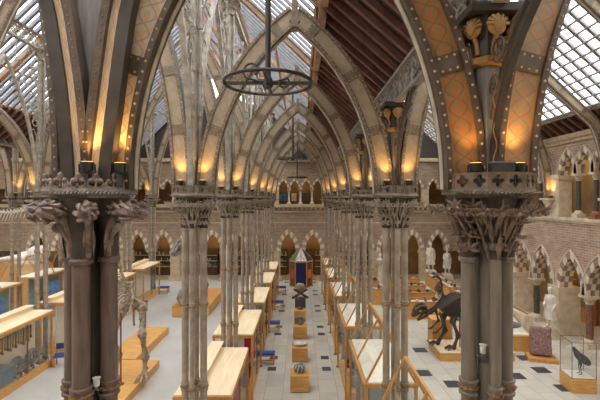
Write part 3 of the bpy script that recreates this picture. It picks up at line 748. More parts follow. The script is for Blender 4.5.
# --- ironwork along the rows: low arches with tracery and a lattice girder on the aisle side, tall ones with foliage on the hall side
def low_bay(name, label, x, y0):
    t = thing(name, label, 'ironwork', (x, y0, ZP))
    T = lambda a, h: (0, a, h)
    b = MB(); gd = MB()
    for foot, apex in ((.12, BAY/2), (BAY-.12, BAY/2)):
        tr = MB(); P, N = arc(foot, apex, 2.15, 0)
        b.sweep([T(*p) for p in P], [T(*n) for n in N], -.028, .028, (1, 0, 0), -.035, .035)
        b.sweep([T(p[0]+n_[0]*.13, p[1]+n_[1]*.13) for p, n_ in zip(P, N)], [T(*n_) for n_ in N], -.012, .012, (1, 0, 0), -.025, .025)
        s = 1 if apex > foot else -1
        b.tube([T(foot-s*.02+s*.0, h) for h in (0, .7, 1.4, 1.98)], .035, 6)
        for h, r in ((1.15, .1), (1.5, .13)):
            a = foot+s*(2.15*(1-math.sqrt(max(0, 1-(h/2.15)**2))))*.35
            for d in (-.03, .03): tr.tube([(d, a+r*math.cos(q), h+r*math.sin(q)) for q in [2*PI*i/14 for i in range(14)]],   .012, 5, closed=True)
            for q in range(4): tr.ball((0, a+r*.55*math.cos(q*PI/2), h+r*.55*math.sin(q*PI/2)), (.03, .04, .04), n=6, m=4)
        a = foot+s*1.35
        tr.tube([(0, foot+s*.1, 1.0), (0, foot+s*.5, 1.72), (0, a, 1.95)], .02, 5); obj('tracery', tr, 'flange_d', t)
    for h in (2.02, 2.62): gd.box(-.09, .09, 0, BAY, h, h+.07)
    n = 9
    for i in range(n):
        y = BAY*(i+.5)/n; w = BAY/n
        gd.bar((0, y-w/2, 2.08), (0, y+w/2, 2.62), .035, .03, up=(1, 0, 0)); gd.bar((0, y-w/2, 2.62), (0, y+w/2, 2.08), .035, .03, up=(1, 0, 0))
        gd.tube([(0, y+.15*math.cos(q), 2.35+.15*math.sin(q)) for q in [2*PI*j/12 for j in range(12)]], .022, 5, closed=True)
        gd.ball((-.05, y, 2.35), (.03, .05, .05), n=6, m=4)
    obj('arch_rib', b, 'dark', t); obj('lattice_girder', gd, 'upper', t)
    for yy in (.16, BAY-.26): obj('wavy_band', MB().tube([(-.03+.02*math.sin(i*1.1), yy, .05+.06*i) for i in range(22)], .007, 5), 'gold', t)
    return t
lb = low_bay('row_ironwork', 'dark traceried bracket arch coming forward from the grey leaf pier', R1, Y[0]-BAY)
for k in range(6): dup(lb, (R1, Y[k], ZP), f'{ORD[k]} lattice girder and tracery arch beyond the grey leaf pier, under the planked roof')
def tall_bay(label, x, y0):
    t = thing('row_ironwork', label, 'ironwork', (x, y0, ZP))
    T = lambda a, h: (0, a, h); q = random.Random(3)
    b = MB(); lf = MB(); gd = MB()
    for foot, apex in ((.3, BAY/2), (BAY-.3, BAY/2)):
        s = 1 if apex > foot else -1
        P, N = arc(foot, apex, 9.0, 0)
        b.sweep([T(*p) for p in P], [T(*n) for n in N], -.045, .045, (1, 0, 0), -.06, .06)
        for h in (1.6, 2.7, 3.7, 4.6, 5.4):
            a = foot+s*(9-math.sqrt(81-h*h)); a0 = foot-s*.1
            b.tube([T(a0, h-.7), T(a0+(a-a0)*.25, h-.1), T(a0+(a-a0)*.6, h+.25), T(a, h+.15)], .022, 5)
            r = max(.1, abs(a-a0)*.32); c = a0+(a-a0)*.45
            b.tube([T(c+r*math.cos(u), h+.55+r*math.sin(u)) for u in [2*PI*i/12 for i in range(12)]], .022, 5, closed=True)
            for i in range(7):
                o = Vector(T(c+q.uniform(-1.2, 1.2)*r, h+.5+q.uniform(-.5, .5))); o.x = q.uniform(-.06, .06)
                lf.palm(o, (q.choice((-1, 1)), q.uniform(-.6, .6), q.uniform(-.3, .3)), (0, q.uniform(-1, 1), 1), q.uniform(.12, .2))
    for h in (TALL+.35, TALL+1.0): gd.box(-.1, .1, 0, BAY, h, h+.08)
    for i in range(9):
        y = BAY*(i+.5)/9; w = BAY/9
        gd.bar((0, y-w/2, TALL+.42), (0, y+w/2, TALL+1.0), .035, .03, up=(1, 0, 0)); gd.bar((0, y-w/2, TALL+1.0), (0, y+w/2, TALL+.42), .035, .03, up=(1, 0, 0))
        gd.tube([(0, y+.17*math.cos(u), TALL+.71+.17*math.sin(u)) for u in [2*PI*j/12 for j in range(12)]], .022, 5, closed=True)
    obj('arch_rib', b, 'white_iron', t); obj('foliage', lf, 'white_iron', t); obj('lattice_girder', gd, 'white_iron', t)
    return t
tb = tall_bay('first tall leafy ironwork arch beyond the brown bud pier', L1, Y[0])
for k in range(1, 6): dup(tb, (L1, Y[k], ZP), f'{ORD[k]} tall leafy ironwork arch beyond the brown bud pier')
for k in range(2, 6): dup(tb, (L2, Y[k], ZP), f'{ORD[k-2]} tall leafy ironwork arch along the far edge of the hall')
# dark plain ribs of the brown pier that come towards the viewer
def smooth(pts, n=5):
    out = []
    for i in range(len(pts)-1):
        p0 = pts[max(i-1, 0)]; p1 = pts[i]; p2 = pts[i+1]; p3 = pts[min(i+2, len(pts)-1)]
        for j in range(n):
            t = j/n; out.append(tuple(.5*((2*b)+(-a+c)*t+(2*a-5*b+4*c-d)*t*t+(-a+3*b-3*c+d)*t**3) for a, b, c, d in zip(p0, p1, p2, p3)))
    return out+[tuple(pts[-1])]
def bracket(label, pts, g):
    """curved I-shaped bracket coming towards the viewer: dark fin in front, painted strip and riveted flange on the column side"""
    P = [at(*p) for p in smooth(pts, 6)]; n = len(P); X = [(1, 0, 0)]*n
    t = thing('curved_bracket', label, 'bracket', tuple(P[0])); P = [p-P[0] for p in P]
    obj('fin', MB().sweep(P, X, -.068, .068, (0, 1, 0), -.04, .1), 'dark', t)
    lo, hi = (.06, .175) if g > 0 else (-.175, -.06)
    obj('web', MB().sweep(P, X, lo, hi, (0, 1, 0), .0, .06), 'web_l', t)
    lo, hi = (.17, .26) if g > 0 else (-.26, -.17)
    f = MB().sweep(P, X, lo, hi, (0, 1, 0), -.06, .1)
    for i in range(n-1):
        for k in (0,): c = P[i].lerp(P[i+1], k); f.ball((c.x+(lo+hi)/2, c.y-.06, c.z), .013, 1, n=6, m=4)
    obj('flange', f, ['flange_d', 'flange'], t)
bracket('dark curved bracket bending away from the walk on the brown bud pier', [(69, 182, 4.4), (68, 160, 4.4), (63, 100, 4.38), (56, 50, 4.35), (47, 0, 4.3), (25, -70, 4.15)], 1)
bracket('dark curved bracket beside the cream painted walk rib on the brown bud pier', [(106, 182, 4.4), (107, 160, 4.4), (114.5, 100, 4.38), (121, 50, 4.35), (129.5, 0, 4.3), (150, -70, 4.15)], -1)

# ------------------------------------------------------------------ floodlights at the feet of the ribs
def floodlight(label, x, y, h, power, tilt=.15, big=1.0, first=[None]):
    if first[0] is None:
        t = thing('floodlight', label, 'floodlight', (x, y, ZC+h))
        obj('housing', MB().lathe([(.06, 0), (.075, .02), (.085, .12), (.09, .13)], n=14), 'lamp', t)
        obj('lens', MB().lathe([(.075, .128), (.075, .134)], n=14), M['lens'], t)
        obj('yoke', MB().box(-.03, .03, -.03, .03, -.2, -.03).box(-.11, .11, -.015, .015, -.03, 0).box(-.11, -.095, -.015, .015, -.03, .1).box(.095, .11, -.015, .015, -.03, .1), 'lamp', t)
        first[0] = t
    else: t = dup(first[0], (x, y, ZC+h), label)
    t.scale = (big,)*3
    l = lamp('flood_beam', 'SPOT', (0, 0, .2), power, (1, .56, .17), rot=(PI-tilt, 0, 0), size=.05, parent=t, spot_size=1.5, spot_blend=.8)
    return t
for k in range(7):
    p = 8.5 if k == 0 else 10
    yy = Y[k]-.25; FH = .28; sc_ = .8 if k == 0 else .9
    floodlight(f'floodlight at the walk arch foot, {ORD[k]} pier {SIDE_R}', R1-.24, yy, FH, p, big=sc_)
    floodlight(f'floodlight at the aisle arch foot, {ORD[k]} pier {SIDE_R}', R1+.24, yy, FH, p, big=sc_)
    floodlight(f'floodlight at the walk arch foot, {ORD[k]} pier {SIDE_L}', L1+.45 if k == 0 else L1+.25, yy, FH, p, big=sc_)
    floodlight(f'floodlight at the hall rib foot, {ORD[k]} pier {SIDE_L}', L1+.16 if k == 0 else L1-.25, yy-.14 if k == 0 else yy, FH, p, big=sc_)
for k in range(3, 7):
    floodlight(f'floodlight on the {ORD[k-3]} slim pier along the far edge of the hall', L2-.27, Y[k]-.36, .16, 30)
    if k > 3: floodlight(f'floodlight on the {ORD[k-4]} slim pier of the outer row', L3+.27, Y[k]-.36, .16, 30)
    floodlight(f'floodlight on the {ORD[k-3]} gallery pier of the long brick wall', RW-.25, Y[k]-.36, .02, 30)
mb = MB()
for k in range(7): mb.box(RW-.5, RW+.1, Y[k]-.5, Y[k]+.3, ZC-.12, ZC+.0)
struct('trim_10', mb, 'stone')
t = thing('floodlight_box', 'black control box between the floodlights on the grey leaf pier', 'box', (R1+.02, Y[0]-.3, ZC+.13))
obj('body', MB().box(-.125, .125, -.05, .05, -.03, .25), 'lamp', t); obj('lid', MB().box(-.13, .13, -.055, .055, .25, .265), 'grey', t)

# ------------------------------------------------------------------ ring lamps over the walk
def ring_lamp(label, x, y, h, r):
    t = thing('ring_lamp', label, 'lamp', (x, y, ZC+h))
    obj('ring', MB().tube([(r*math.cos(a), r*math.sin(a), 0) for a in [2*PI*i/40 for i in range(40)]], .03, 6, closed=True), 'dark', t)
    obj('cross_bar', MB().bar((-r, 0, 0), (r, 0, 0), .05, .05).bar((0, -r, 0), (0, r, 0), .05, .05), 'dark', t)
    ztop = 5.45-h
    obj('rod', MB().tube([(0, 0, -.04), (0, 0, ztop)], .05, 10).lathe([(.05, -.1), (.09, -.06), (.09, .04), (.05, .12)], n=10), 'dark', t)
    for s in (-1, 1):
        q = .15 if s < 0 else .1; zc = .2 if s < 0 else .0; g = 1 if s < 0 else -1
        c = [(s*r*.35+s*q*math.cos(a)*(1-a/9), -.05, zc+g*q*math.sin(a)*(1-a/9)) for a in [-.8+i*.45 for i in range(12)]]
        obj('scroll_hook', MB().tube([(0, 0, .02), (s*r*.2, -.03, .02)]+c, .02, 6), 'dark', t)
    return t
ring_lamp('big dark iron ring lamp hanging over the near end of the walk', -.57, 6.9, 1.98, .75)
ring_lamp('dark ring lamp hanging midway down the walk', -.42, 20.4, 2.0, .77)
ring_lamp('dark ring lamp hanging at the far end of the walk', -.3, 31.0, 1.6, .77)

# ------------------------------------------------------------------ display cases
CW = .7
def flat_case(label, x, y, flip=1, group=None):
    """tall glass case with a pale board top carrying a raised ridge board"""
    t = thing('display_case', label, 'display case', (x, y, 0)); L = 3.15; Z = 2.5
    for sx in (-1, 1):
        for yy in (0, L):
            p = obj('corner_post', MB().box(sx*CW-.04, sx*CW+.04, yy-.04, yy+.04, .06, Z-.1), 'oak', t)
            obj('foot', MB().lathe([(.09, 0), (.09, .03), (.05, .07)], (sx*CW, yy, 0), 10), 'brass', p)
    obj('plinth', MB().box(-CW+.04, CW-.04, .04, L-.04, .0, .35), 'oak2', t)
    obj('rail', MB().box(-CW-.05, CW+.05, -.06, L+.06, Z-.12, Z-.02), 'oak', t)
    obj('top_board', MB().box(-CW-.03, CW+.03, -.04, L+.04, Z-.02, Z+.02), 'paleoak', t)
    obj('ridge_board', MB().box(-.28*flip-.14, -.28*flip+.14, -.02, L+.02, Z+.02, Z+.2).box(-.28*flip-.2, -.28*flip+.2, -.04, L+.04, Z+.2, Z+.23), 'paleoak', t)
    obj('centre_board', MB().box(-.03, .03, .1, L-.1, .36, Z-.2), 'cream', t)
    for sx in (-1, 1):
        g = obj('glass_side', MB().box(sx*CW-.006, sx*CW+.006, .05, L-.05, .36, Z-.12), 'glass', t)
        obj('mullion', MB().box(sx*CW-.02, sx*CW+.02, L/2-.02, L/2+.02, .36, Z-.12), 'brass', g)
    for yy in (.0, L): obj('glass_end', MB().box(-CW+.05, CW-.05, yy-.006, yy+.006, .36, Z-.12), 'glass', t)
    return t
def tent_case(label, x, y):
    """glass case with a steep glazed tent lid over a cream board"""
    t = thing('tent_lidded_case', label, 'display case', (x, y, 0)); L = 3.1; Z = 2.8; ZR = 4.02; w = .64
    for sx in (-1, 1):
        for yy in (0, L):
            p = obj('corner_post', MB().box(sx*w-.035, sx*w+.035, yy-.035, yy+.035, .06, Z-.06), 'oak', t)
            obj('foot', MB().lathe([(.09, 0), (.09, .03), (.05, .07)], (sx*w, yy, 0), 10), 'brass', p)
    obj('plinth', MB().box(-w+.04, w-.04, .04, L-.04, 0, .35), 'oak2', t)
    obj('base_frame', MB().box(-w-.05, w+.05, -.06, L+.06, Z-.1, Z), 'oak', t)
    obj('display_board', MB().box(-w+.04, w-.04, .0, L, Z, Z+.02), 'cream', t)
    fr = MB().bar((0, 0, ZR), (0, L, ZR), .05, .06)
    for yy in (0, L/2, L):
        for sx in (-1, 1): fr.bar((sx*w, yy, Z), (0, yy, ZR), .05, .05, up=(0, 1, 0))
    obj('tent_frame', fr, 'oak', t)
    for sx in (-1, 1):
        gl = MB().prism([(sx*(w-.01), 0, Z+.01), (sx*(w-.01), L, Z+.01), (0, L, ZR), (0, 0, ZR)], (sx*.008, 0, .004)); obj('tent_glass', gl, 'glass', t)
        obj('glass_side', MB().box(sx*w-.005, sx*w+.005, .04, L-.04, .36, Z-.1), 'glass', t)
    obj('centre_board', MB().box(-.03, .03, .1, L-.1, .36, Z-.15), 'teal', t)
    return t
fc = None; tc = None
yc = [10.15+BAY*i for i in range(-1, 5)]
for i, y in enumerate(yc):
    lab = f'{ORD[i]} pale-topped glass case {SIDE_L}'
    if fc is None: fc = flat_case(lab, L1-.05, y)
    else: dup(fc, (L1-.05, y, 0), lab)
    lab = f'{ORD[i]} glass case with a glazed tent lid {SIDE_R}'
    if tc is None: tc = tent_case(lab, R1+.12, y)
    else: dup(tc, (R1+.12, y, 0), lab)
for i, y in enumerate(yc[1:]):
    dup(fc, (L2, y, 0), f'{ORD[i]} pale-topped glass case down the far edge of the hall')
for i, y in enumerate(yc[2:]):
    dup(tc, (L3, y, 0), f'{ORD[i]} tent-lidded glass case in the outer row beyond the hall')

# specimens in the cases
def blob(seed, rx, ry, rz, bumps=.18, n=14, m=9):
    q = random.Random(seed); b = MB().ball((0, 0, rz), (rx, ry, rz), n=n, m=m); ph = [q.uniform(0, 6) for _ in range(6)]
    nv = []
    for x, y, z in b.v:
        k = 1+bumps*(math.sin(5*x/rx+ph[0])*math.sin(4*y/ry+ph[1])+.6*math.sin(7*z/rz+ph[2]+3*x/rx))*.6
        nv.append((x*k, y*k, max(0, rz+(z-rz)*k)))
    b.v = nv; return b
def coil(r, t=.3, turns=2.6):
    P = []; R = []
    for i in range(60):
        f = i/59; a = f*turns*2*PI; rr = r*(.12+.88*f); P.append((rr*math.cos(a), 0, r+rr*math.sin(a))); R.append(r*t*(.18+.82*f)*(1+.12*(i % 2)))
    return MB().tube(P, R, 8)
KINDS = {'rock': blob(1, .16, .13, .13).mesh('rock', 'rock'), 'pale': blob(2, .2, .12, .09).mesh('pale', 'rockp'), 'red': blob(3, .15, .14, .2).mesh('red', 'rockr'),
         'coil': coil(.17).mesh('coil', 'brownrock'), 'dark': blob(5, .12, .12, .16).mesh('dark', 'granite')}
WORDS = {'rock': 'knobbly grey rock', 'pale': 'flat pale stone', 'red': 'reddish granite lump', 'coil': 'brown coiled ammonite', 'dark': 'dark ore lump'}
def specimen(kind, x, y, z, label, group, s=1, rz=0):
    o = bpy.data.objects.new('ammonite' if kind == 'coil' else 'rock_specimen', KINDS[kind]); COL.objects.link(o)
    o.location = (x, y, z); o.scale = (s,)*3; o.rotation_euler = (0, 0, rz); return tag(o, label, 'fossil' if kind == 'coil' else 'rock', group)
kk = list(KINDS)
for i, y in enumerate(yc[1:5]):
    for j in range(5):
        kind = kk[(i*2+j) % 5]
        specimen(kind, L1+.32, y+.45+j*.55, .35, f'{WORDS[kind]} inside the {ORD[i+1]} pale-topped case {SIDE_L}', f'stones in pale-topped case {ORD[i+1]} by the benches', 1.1, j)
        kind = kk[(i+j*2+1) % 5]
        specimen(kind, R1-.14, y+.45+j*.55, .35, f'{WORDS[kind]} inside the {ORD[i+1]} tented case {SIDE_R}', f'stones in tent-lidded case {ORD[i+1]} by the walk', 1.1, j)
# poster boards inside the cases on the bench side
for i, (y, mm, w) in enumerate(((13.0, 'red', 'red'), (17.4, 'red', 'crimson'), (21.8, 'teal', 'green'))):
    o = obj('information_board', MB().box(-.5, .5, 0, .03, 0, 1.2), mm, None, (L1-.05, y-.05, .6)); tag(o, f'upright {w} end board inside the {ORD[i+1]} pale-topped case {SIDE_L}', 'board')
for i, (y, lab) in enumerate(((20.6, 'blue printed board inside the first tent-lidded case beyond the hall'), (25.4, 'blue printed board inside the second tent-lidded case beyond the hall'))):
    o = obj('information_board', MB().box(0, .03, -.7, .7, 0, 1.5), 'skyblue', None, (L3+.4, y, .7)); tag(o, lab, 'board')
# the big case at the hall's far edge: rocks, discs, hanging bones, blue box
x0, y0 = L2, yc[1+1]-0
bx = L2+.32
o = thing('specimen_box', 'blue-grey open box among bones in the first case on the hall edge', 'box', (bx-.02, yc[2]+.56, .35))
obj('body', MB().box(-.25, .25, -.45, .45, 0, .6), 'slate', o); obj('rim', MB().box(-.27, .27, -.47, .47, .6, .63), 'grey', o)
for i in range(12):
    kind = kk[(i*3) % 5]
    specimen(kind, L2+.57, yc[2]+1.15+i*.155, .35, f'{WORDS[kind]} in the bottom of the hall edge case with hanging bones, {ORD[i]} along', 'stones under the hanging bones', .62, i)
bonemb = MB().tube([(0, 0, 0), (0, .01, -.1), (0, 0, -.5), (0, .01, -.62)], [.05, .03, .025, .05], 8).ball((0, .02, -.63), .05, n=8, m=5)
bm1 = bonemb.mesh('long_bone', 'bone'); bm2 = bonemb.mesh('long_bone', 'boned')
for i in range(16):
    o = bpy.data.objects.new('long_bone', bm1 if i % 3 else bm2); COL.objects.link(o); o.location = (L2+.1, yc[2]+.4+i*.15, 2.0); o.scale = (1, 1, .8+.3*((i*7) % 5)/5)
    tag(o, 'long brown bone hanging in a row inside the hall edge case', 'bone', 'long bones hung in a row in the hall edge case')
for i, yy in enumerate((1.6, 2.5)):
    o = obj('ammonite', coil(.33, .28), 'rock', None, (L2+.26, yc[2]+yy, .36)); o.rotation_euler = (0, 0, PI/2); tag(o, ['large grey ammonite disc leaning inside the hall edge case', 'second grey ammonite disc behind the large one in the hall edge case'][i], 'fossil')

# ------------------------------------------------------------------ benches, chair
def bench(label, x, y, rz=0, first=[None]):
    if first[0]: return dup(first[0], (x, y, 0), label, rz)
    t = thing('bench', label, 'bench', (x, y, 0), rz); first[0] = t
    for sx in (-1, 1):
        for sy in (-1, 1): obj('leg', MB().box(sx*.36-.03, sx*.36+.03, sy*.17-.03, sy*.17+.03, 0, .42), 'oak', t)
    obj('frame', MB().box(-.42, .42, -.22, .22, .38, .44).box(-.36, .36, -.02, .02, .12, .16), 'oak', t)
    obj('cushion', MB().box(-.41, .41, -.21, .21, .44, .5).box(-.39, .39, -.19, .19, .5, .515), 'blue', t)
    return t
for i, k in enumerate((3, 4, 5, 6)): bench(f'{ORD[i]} blue-cushioned oak bench down the walk', -1.6, Y[k]-.03)
for i, k in enumerate((5, 6)): bench(f'{["nearer", "farther"][i]} blue-cushioned bench beside a hall edge pier', -10.85, Y[k]-.1)
t = thing('chair', 'oak chair with blue seat and back beside the hall edge pier', 'chair', (-10.75, 17.95, 0), .3)
for sx in (-1, 1):
    for sy in (-1, 1): obj('leg', MB().box(sx*.24-.025, sx*.24+.025, sy*.2-.025, sy*.2+.025, 0, .44 if sy < 0 else .95), 'oak', t)
obj('seat', MB().box(-.28, .28, -.24, .22, .42, .5), 'blue', t); obj('backrest', MB().box(-.25, .25, .17, .21, .68, .93), 'blue', t)

# ------------------------------------------------------------------ plinths with specimens down the walk
def plinth(label, y, mm='oak2', w=.37, h=.64):
    t = thing('plinth', label, 'plinth', (-.05, y, 0)); obj('body', MB().box(-w+.01, w-.01, -w+.01, w-.01, .03, h-.03), mm, t)
    obj('top', MB().box(-w, w, -w, w, h-.03, h), mm, t); obj('base', MB().box(-w+.03, w-.03, -w+.03, w-.03, 0, .03), 'woodd' if mm != 'granite' else 'granite', t); return t
PY = [15.75, 18.6, 21.6, 24.6, 27.4]
for i, y in enumerate(PY): plinth(f'{["first", "second", "third", "fourth", "fifth"][i]} {"oak" if i < 4 else "dark granite"} cube plinth in the middle of the walk', y, 'oak2' if i < 4 else 'granite')
t = thing('fossil_cycad', 'ribbed dark and white fossil stump on the first oak plinth', 'fossil', (-.05, 15.75, .64))
st = blob(11, .23, .2, .18, .1); obj('body', st, 'rock', t)
b = MB()
for i in range(9):
    a = 2*PI*i/9; b.tube([(.2*math.cos(a), .17*math.sin(a), .03), (.235*math.cos(a+.2), .2*math.sin(a+.2), .16), (.15*math.cos(a+.4), .13*math.sin(a+.4), .32)], .025, 6)
obj('pale_ridge', b, 'rockp', t)
o = obj('fossil_slab', blob(12, .31, .24, .1, .1), 'rockp', None, (-.05, 18.6, .64)); tag(o, 'pale flat fossil slab on the second oak plinth', 'fossil')
o = obj('ammonite', coil(.24, .33), 'rock', None, (-.05, 21.6, .62)); tag(o, 'grey coiled ammonite standing on the third oak plinth', 'fossil')
o = obj('rock_specimen', blob(13, .2, .18, .08, .1), 'brownrock', None, (-.05, 24.6, .64)); tag(o, 'low brown rock on the fourth oak plinth', 'rock')
t = thing('rock_sculpture', 'brown boulder in a crossed stand on the dark granite plinth', 'sculpture', (-.05, 27.4, .64))
obj('crossed_stand', MB().bar((-.55, 0, .0), (.45, 0, .6), .14, .14, up=(0, 1, 0)).bar((.55, .1, .0), (-.45, .1, .6), .14, .14, up=(0, 1, 0)).box(-.35, .35, -.15, .2, 0, .06), 'brownrock', t)
obj('boulder', blob(14, .34, .33, .3, .14), 'bone', t, (0, .05, .45))

# ------------------------------------------------------------------ stall with the glazed pyramid at the end of the walk
t = thing('pyramid_kiosk', 'navy curtained oak kiosk with a coloured glass pyramid roof at the walk end', 'kiosk', (0, 33.7, 0)); t.scale = (.76, .76, .79)
for x, y in ((-.62, -.5), (.62, -.5), (-1.25, .4), (1.25, .4)): obj('post', MB().box(x-.06, x+.06, y-.06, y+.06, 0, 2.75), 'oak', t)
obj('curtain', MB().add([(-.56+1.12*i/24, -.5+.04*(i % 2), z_) for z_ in (.1, 2.6) for i in range(25)]+[(-.56+1.12*i/24, -.44+.04*(i % 2), z_) for z_ in (.1, 2.6) for i in range(25)],
    [(i, i+1, 26+i, 25+i) for i in range(24)]+[(51+i, 50+i, 75+i, 76+i) for i in range(24)]), 'navy', t)
for s, mm, nm in ((-1, 'red', 'red'), (1, 'fire', 'orange')):
    p = obj('wing_panel', MB().prism([(s*.68, -.48, .1), (s*1.2, .34, .1), (s*1.2, .34, 2.6), (s*.68, -.48, 2.6)], (0, .04, 0)), 'woodd', t)
    e = obj('poster', MB().prism([(s*.76, -.42, 1.0), (s*1.1, .11, 1.0), (s*1.1, .11, 1.9), (s*.76, -.42, 1.9)], (0, -.03, 0)), mm, p); e['label'] = nm+' poster'
obj('eaves', MB().prism([(-1.35, .5, 2.7), (-.68, -.6, 2.7), (.68, -.6, 2.7), (1.35, .5, 2.7)], (0, 0, .14)), 'oak', t)
base = [(-1.3, .45), (-.65, -.55), (.65, -.55), (1.3, .45)]; top = (0, 0, 4.3)
for i, mm in enumerate(('green', 'white', 'green')):
    a, c = base[i], base[i+1]; q = obj('roof_pane', MB().prism([(a[0], a[1], 2.84), (c[0], c[1], 2.84), top], (0, .02, 0)), mm if i < 2 else 'navy', t); q['label'] = ['green roof pane', 'white roof pane', 'dark roof pane'][i]
rb = MB()
for a in base: rb.bar((a[0], a[1], 2.84), top, .06, .06)
obj('roof_rib', rb, 'oak', t)
pt = MB().bar((-.35, -.5, 3.1), (.2, -.25, 3.55), .07, .02).bar((.3, -.5, 3.0), (-.15, -.22, 3.6), .07, .02).bar((0, -.55, 2.9), (0, -.12, 4.0), .05, .02); obj('roof_pattern', pt, 'navy', t)
pt = MB().bar((-.5, -.55, 2.95), (-.25, -.42, 3.2), .1, .02).bar((.2, -.45, 3.2), (.45, -.5, 2.95), .1, .02); obj('roof_stripe', pt, 'red', t)

# ------------------------------------------------------------------ skeletons
def spine_beads(P, r0, r1, b=None):
    """vertebrae along a path"""
    b = b or MB(); pts = [Vector(p) for p in smooth(P, 8)]; n = len(pts)
    b.tube(pts, [(r0+(r1-r0)*i/(n-1))*.6 for i in range(n)], 7)
    for i, p in enumerate(pts):
        r = r0+(r1-r0)*i/(n-1); b.ball(p, r, n=7, m=5)
        b.bar(p, p+Vector((0, 0, r*2.3)), r*.4, r*.9)
    return b, pts
def bone_limb(P, R):
    b = MB(); P = [Vector(p) for p in P]
    for i in range(len(P)-1):
        a, c = P[i], P[i+1]; r = R[i]
        b.tube([a, a.lerp(c, .15), a.lerp(c, .5), a.lerp(c, .85), c], [r*1.5, r, r*.75, r, r*1.4], 8); b.ball(a, r*1.5, n=8, m=5)
    b.ball(P[-1], R[-1]*1.3, n=8, m=5)
    return b
def toes(b, p, d, L, r, n=3):
    p = Vector(p); d = Vector(d).normalized(); s = Vector((-d.y, d.x, 0))
    for i in range(n):
        a = (i-(n-1)/2)*.5; e = d*math.cos(a)+s*math.sin(a); q = p+e*L; m = p+e*L*.5+Vector((0, 0, L*.12))
        b.tube([p, m, Vector((q.x, q.y, p.z-r*1.5))], [r, r*.85, r*.35], 6)
def rib_cage(pts, i0, i1, w, dp, r, step=1):
    b = MB()
    for i in range(i0, i1, step):
        p = pts[i]; f = (i-i0)/max(1, i1-i0-1); sc = math.sin(PI*(.25+.6*f)); d = (pts[min(i+1, len(pts)-1)]-pts[i-1]).normalized()
        h = d.cross(Vector((0, 0, 1))).normalized(); dn = -(h.cross(d)).normalized()
        if dn.z > 0: dn = -dn
        for s in (-1, 1):
            b.tube([p+h*s*.02, p+h*s*w*.95*sc+dn*dp*.1*sc, p+h*s*w*sc+dn*dp*.5*sc, p+h*s*w*.6*sc+dn*dp*sc], [r, r, r*.9, r*.5], 5)
    return b
def skull_mesh(L, h, w):
    """a long open skull pointing along -x from the origin"""
    b = MB()
    for s in (-1, 1):
        b.tube([(0, s*w*.5, h*.1), (-L*.3, s*w*.45, h*.35), (-L*.65, s*w*.3, h*.22), (-L, s*w*.08, -h*.08)], [h*.14, h*.12, h*.11, h*.09], 7)
        b.tube([(0, s*w*.5, h*.1), (-L*.1, s*w*.52, -h*.25), (-L*.5, s*w*.36, -h*.12), (-L, s*w*.08, -h*.1)], [h*.1, h*.09, h*.09, h*.08], 7)
        b.tube([(-L*.32, s*w*.45, h*.34), (-L*.3, s*w*.46, -h*.1)], h*.06, 6); b.tube([(-L*.62, s*w*.32, h*.24), (-L*.6, s*w*.33, -h*.1)], h*.07, 6)
        for i in range(9):
            x = -L*(.35+.65*i/9); b.leaf((x, s*w*(.42-.34*i/9), -h*.12), (0, 0, -1), (1, 0, 0), h*.16, h*.07, h*.03)
    b.ball((-.02*L, 0, h*.15), (L*.14, w*.42, h*.26)); b.ball((-L*.95, 0, -h*.02), (L*.09, w*.14, h*.13))
    return b
def jaw_mesh(L, h, w):
    b = MB()
    for s in (-1, 1):
        b.tube([(0, s*w*.5, -h*.3), (-L*.3, s*w*.45, -h*.62), (-L*.95, s*w*.07, -h*.5)], [h*.1, h*.13, h*.07], 7)
        for i in range(8):
            x = -L*(.4+.55*i/8); b.leaf((x, s*w*(.38-.3*i/8), -h*.52), (0, 0, 1), (1, 0, 0), h*.15, h*.06, h*.03)
    return b
# the tall brown skeleton on its platform in the hall
t = thing('display_platform', 'long oak platform under the tall brown skeleton', 'platform', (-6.9, 16, 0))
obj('front_stage', MB().box(-1.6, .62, -2.6, 1.75, 0, .32), 'oak2', t); obj('rear_stage', MB().box(-1.9, -.45, 1.75, 6.2, 0, .36), 'oak2', t)
T_ = thing('dinosaur_skeleton', 'tall brown upright dinosaur skeleton on the long oak platform', 'skeleton', (-6.5, 16.0, .32)); T_.scale = (1.06, 1.06, 1.02)
sp, pts = spine_beads([(-1.5, 3.2, 1.0), (-1.1, 2.2, 1.5), (-.6, 1.0, 2.3), (-.3, .35, 2.75), (-.35, -.1, 3.5), (-.48, -.3, 4.1), (-.62, -.35, 4.7), (-.6, -.6, 5.05)], .05, .06)
obj('spine', sp, 'bone', T_); obj('rib_cage', rib_cage(pts, 27, 41, .36, .75, .022), 'bone', T_)
sk = obj('skull', skull_mesh(.62, .34, .26), 'bone', T_, (-.6, -.6, 5.08)); sk.rotation_euler = (0, -.25, PI/2)
jw = obj('jaw', jaw_mesh(.6, .34, .26), 'bone', T_, (-.6, -.6, 5.08)); jw.rotation_euler = (0, -.15, PI/2)
obj('pelvis', MB().tube([(-.75, .3, 2.75), (-.3, .2, 2.95), (.15, .3, 2.75)], [.12, .14, .12], 8).tube([(-.6, .3, 2.8), (-.65, -.1, 2.3)], .06, 6).tube([(.05, .3, 2.8), (.1, -.1, 2.3)], .06, 6).ball((-.3, .3, 2.8), (.4, .25, .22)), 'bone', T_)
for P in ([(.05, .25, 2.65), (.2, -.15, 1.75), (.22, .1, .75), (.24, -.05, .12)], [(-.65, .25, 2.65), (-.85, -.3, 1.8), (-.85, .2, .8), (-.85, -.1, .12)]):
    b = bone_limb(P, [.14, .12, .11]); toes(b, P[-1], (.1, -1, 0), .5, .075); obj('leg', b, 'bone', T_)
for s in (-1, 1):
    b = bone_limb([(-.5+s*.32, -.3, 3.75), (-.5+s*.5, -.5, 3.2), (-.45+s*.42, -.75, 2.75)], [.06, .045]); toes(b, (-.45+s*.42, -.75, 2.75), (0, -.6, 0), .18, .025); obj('arm', b, 'bone', T_)
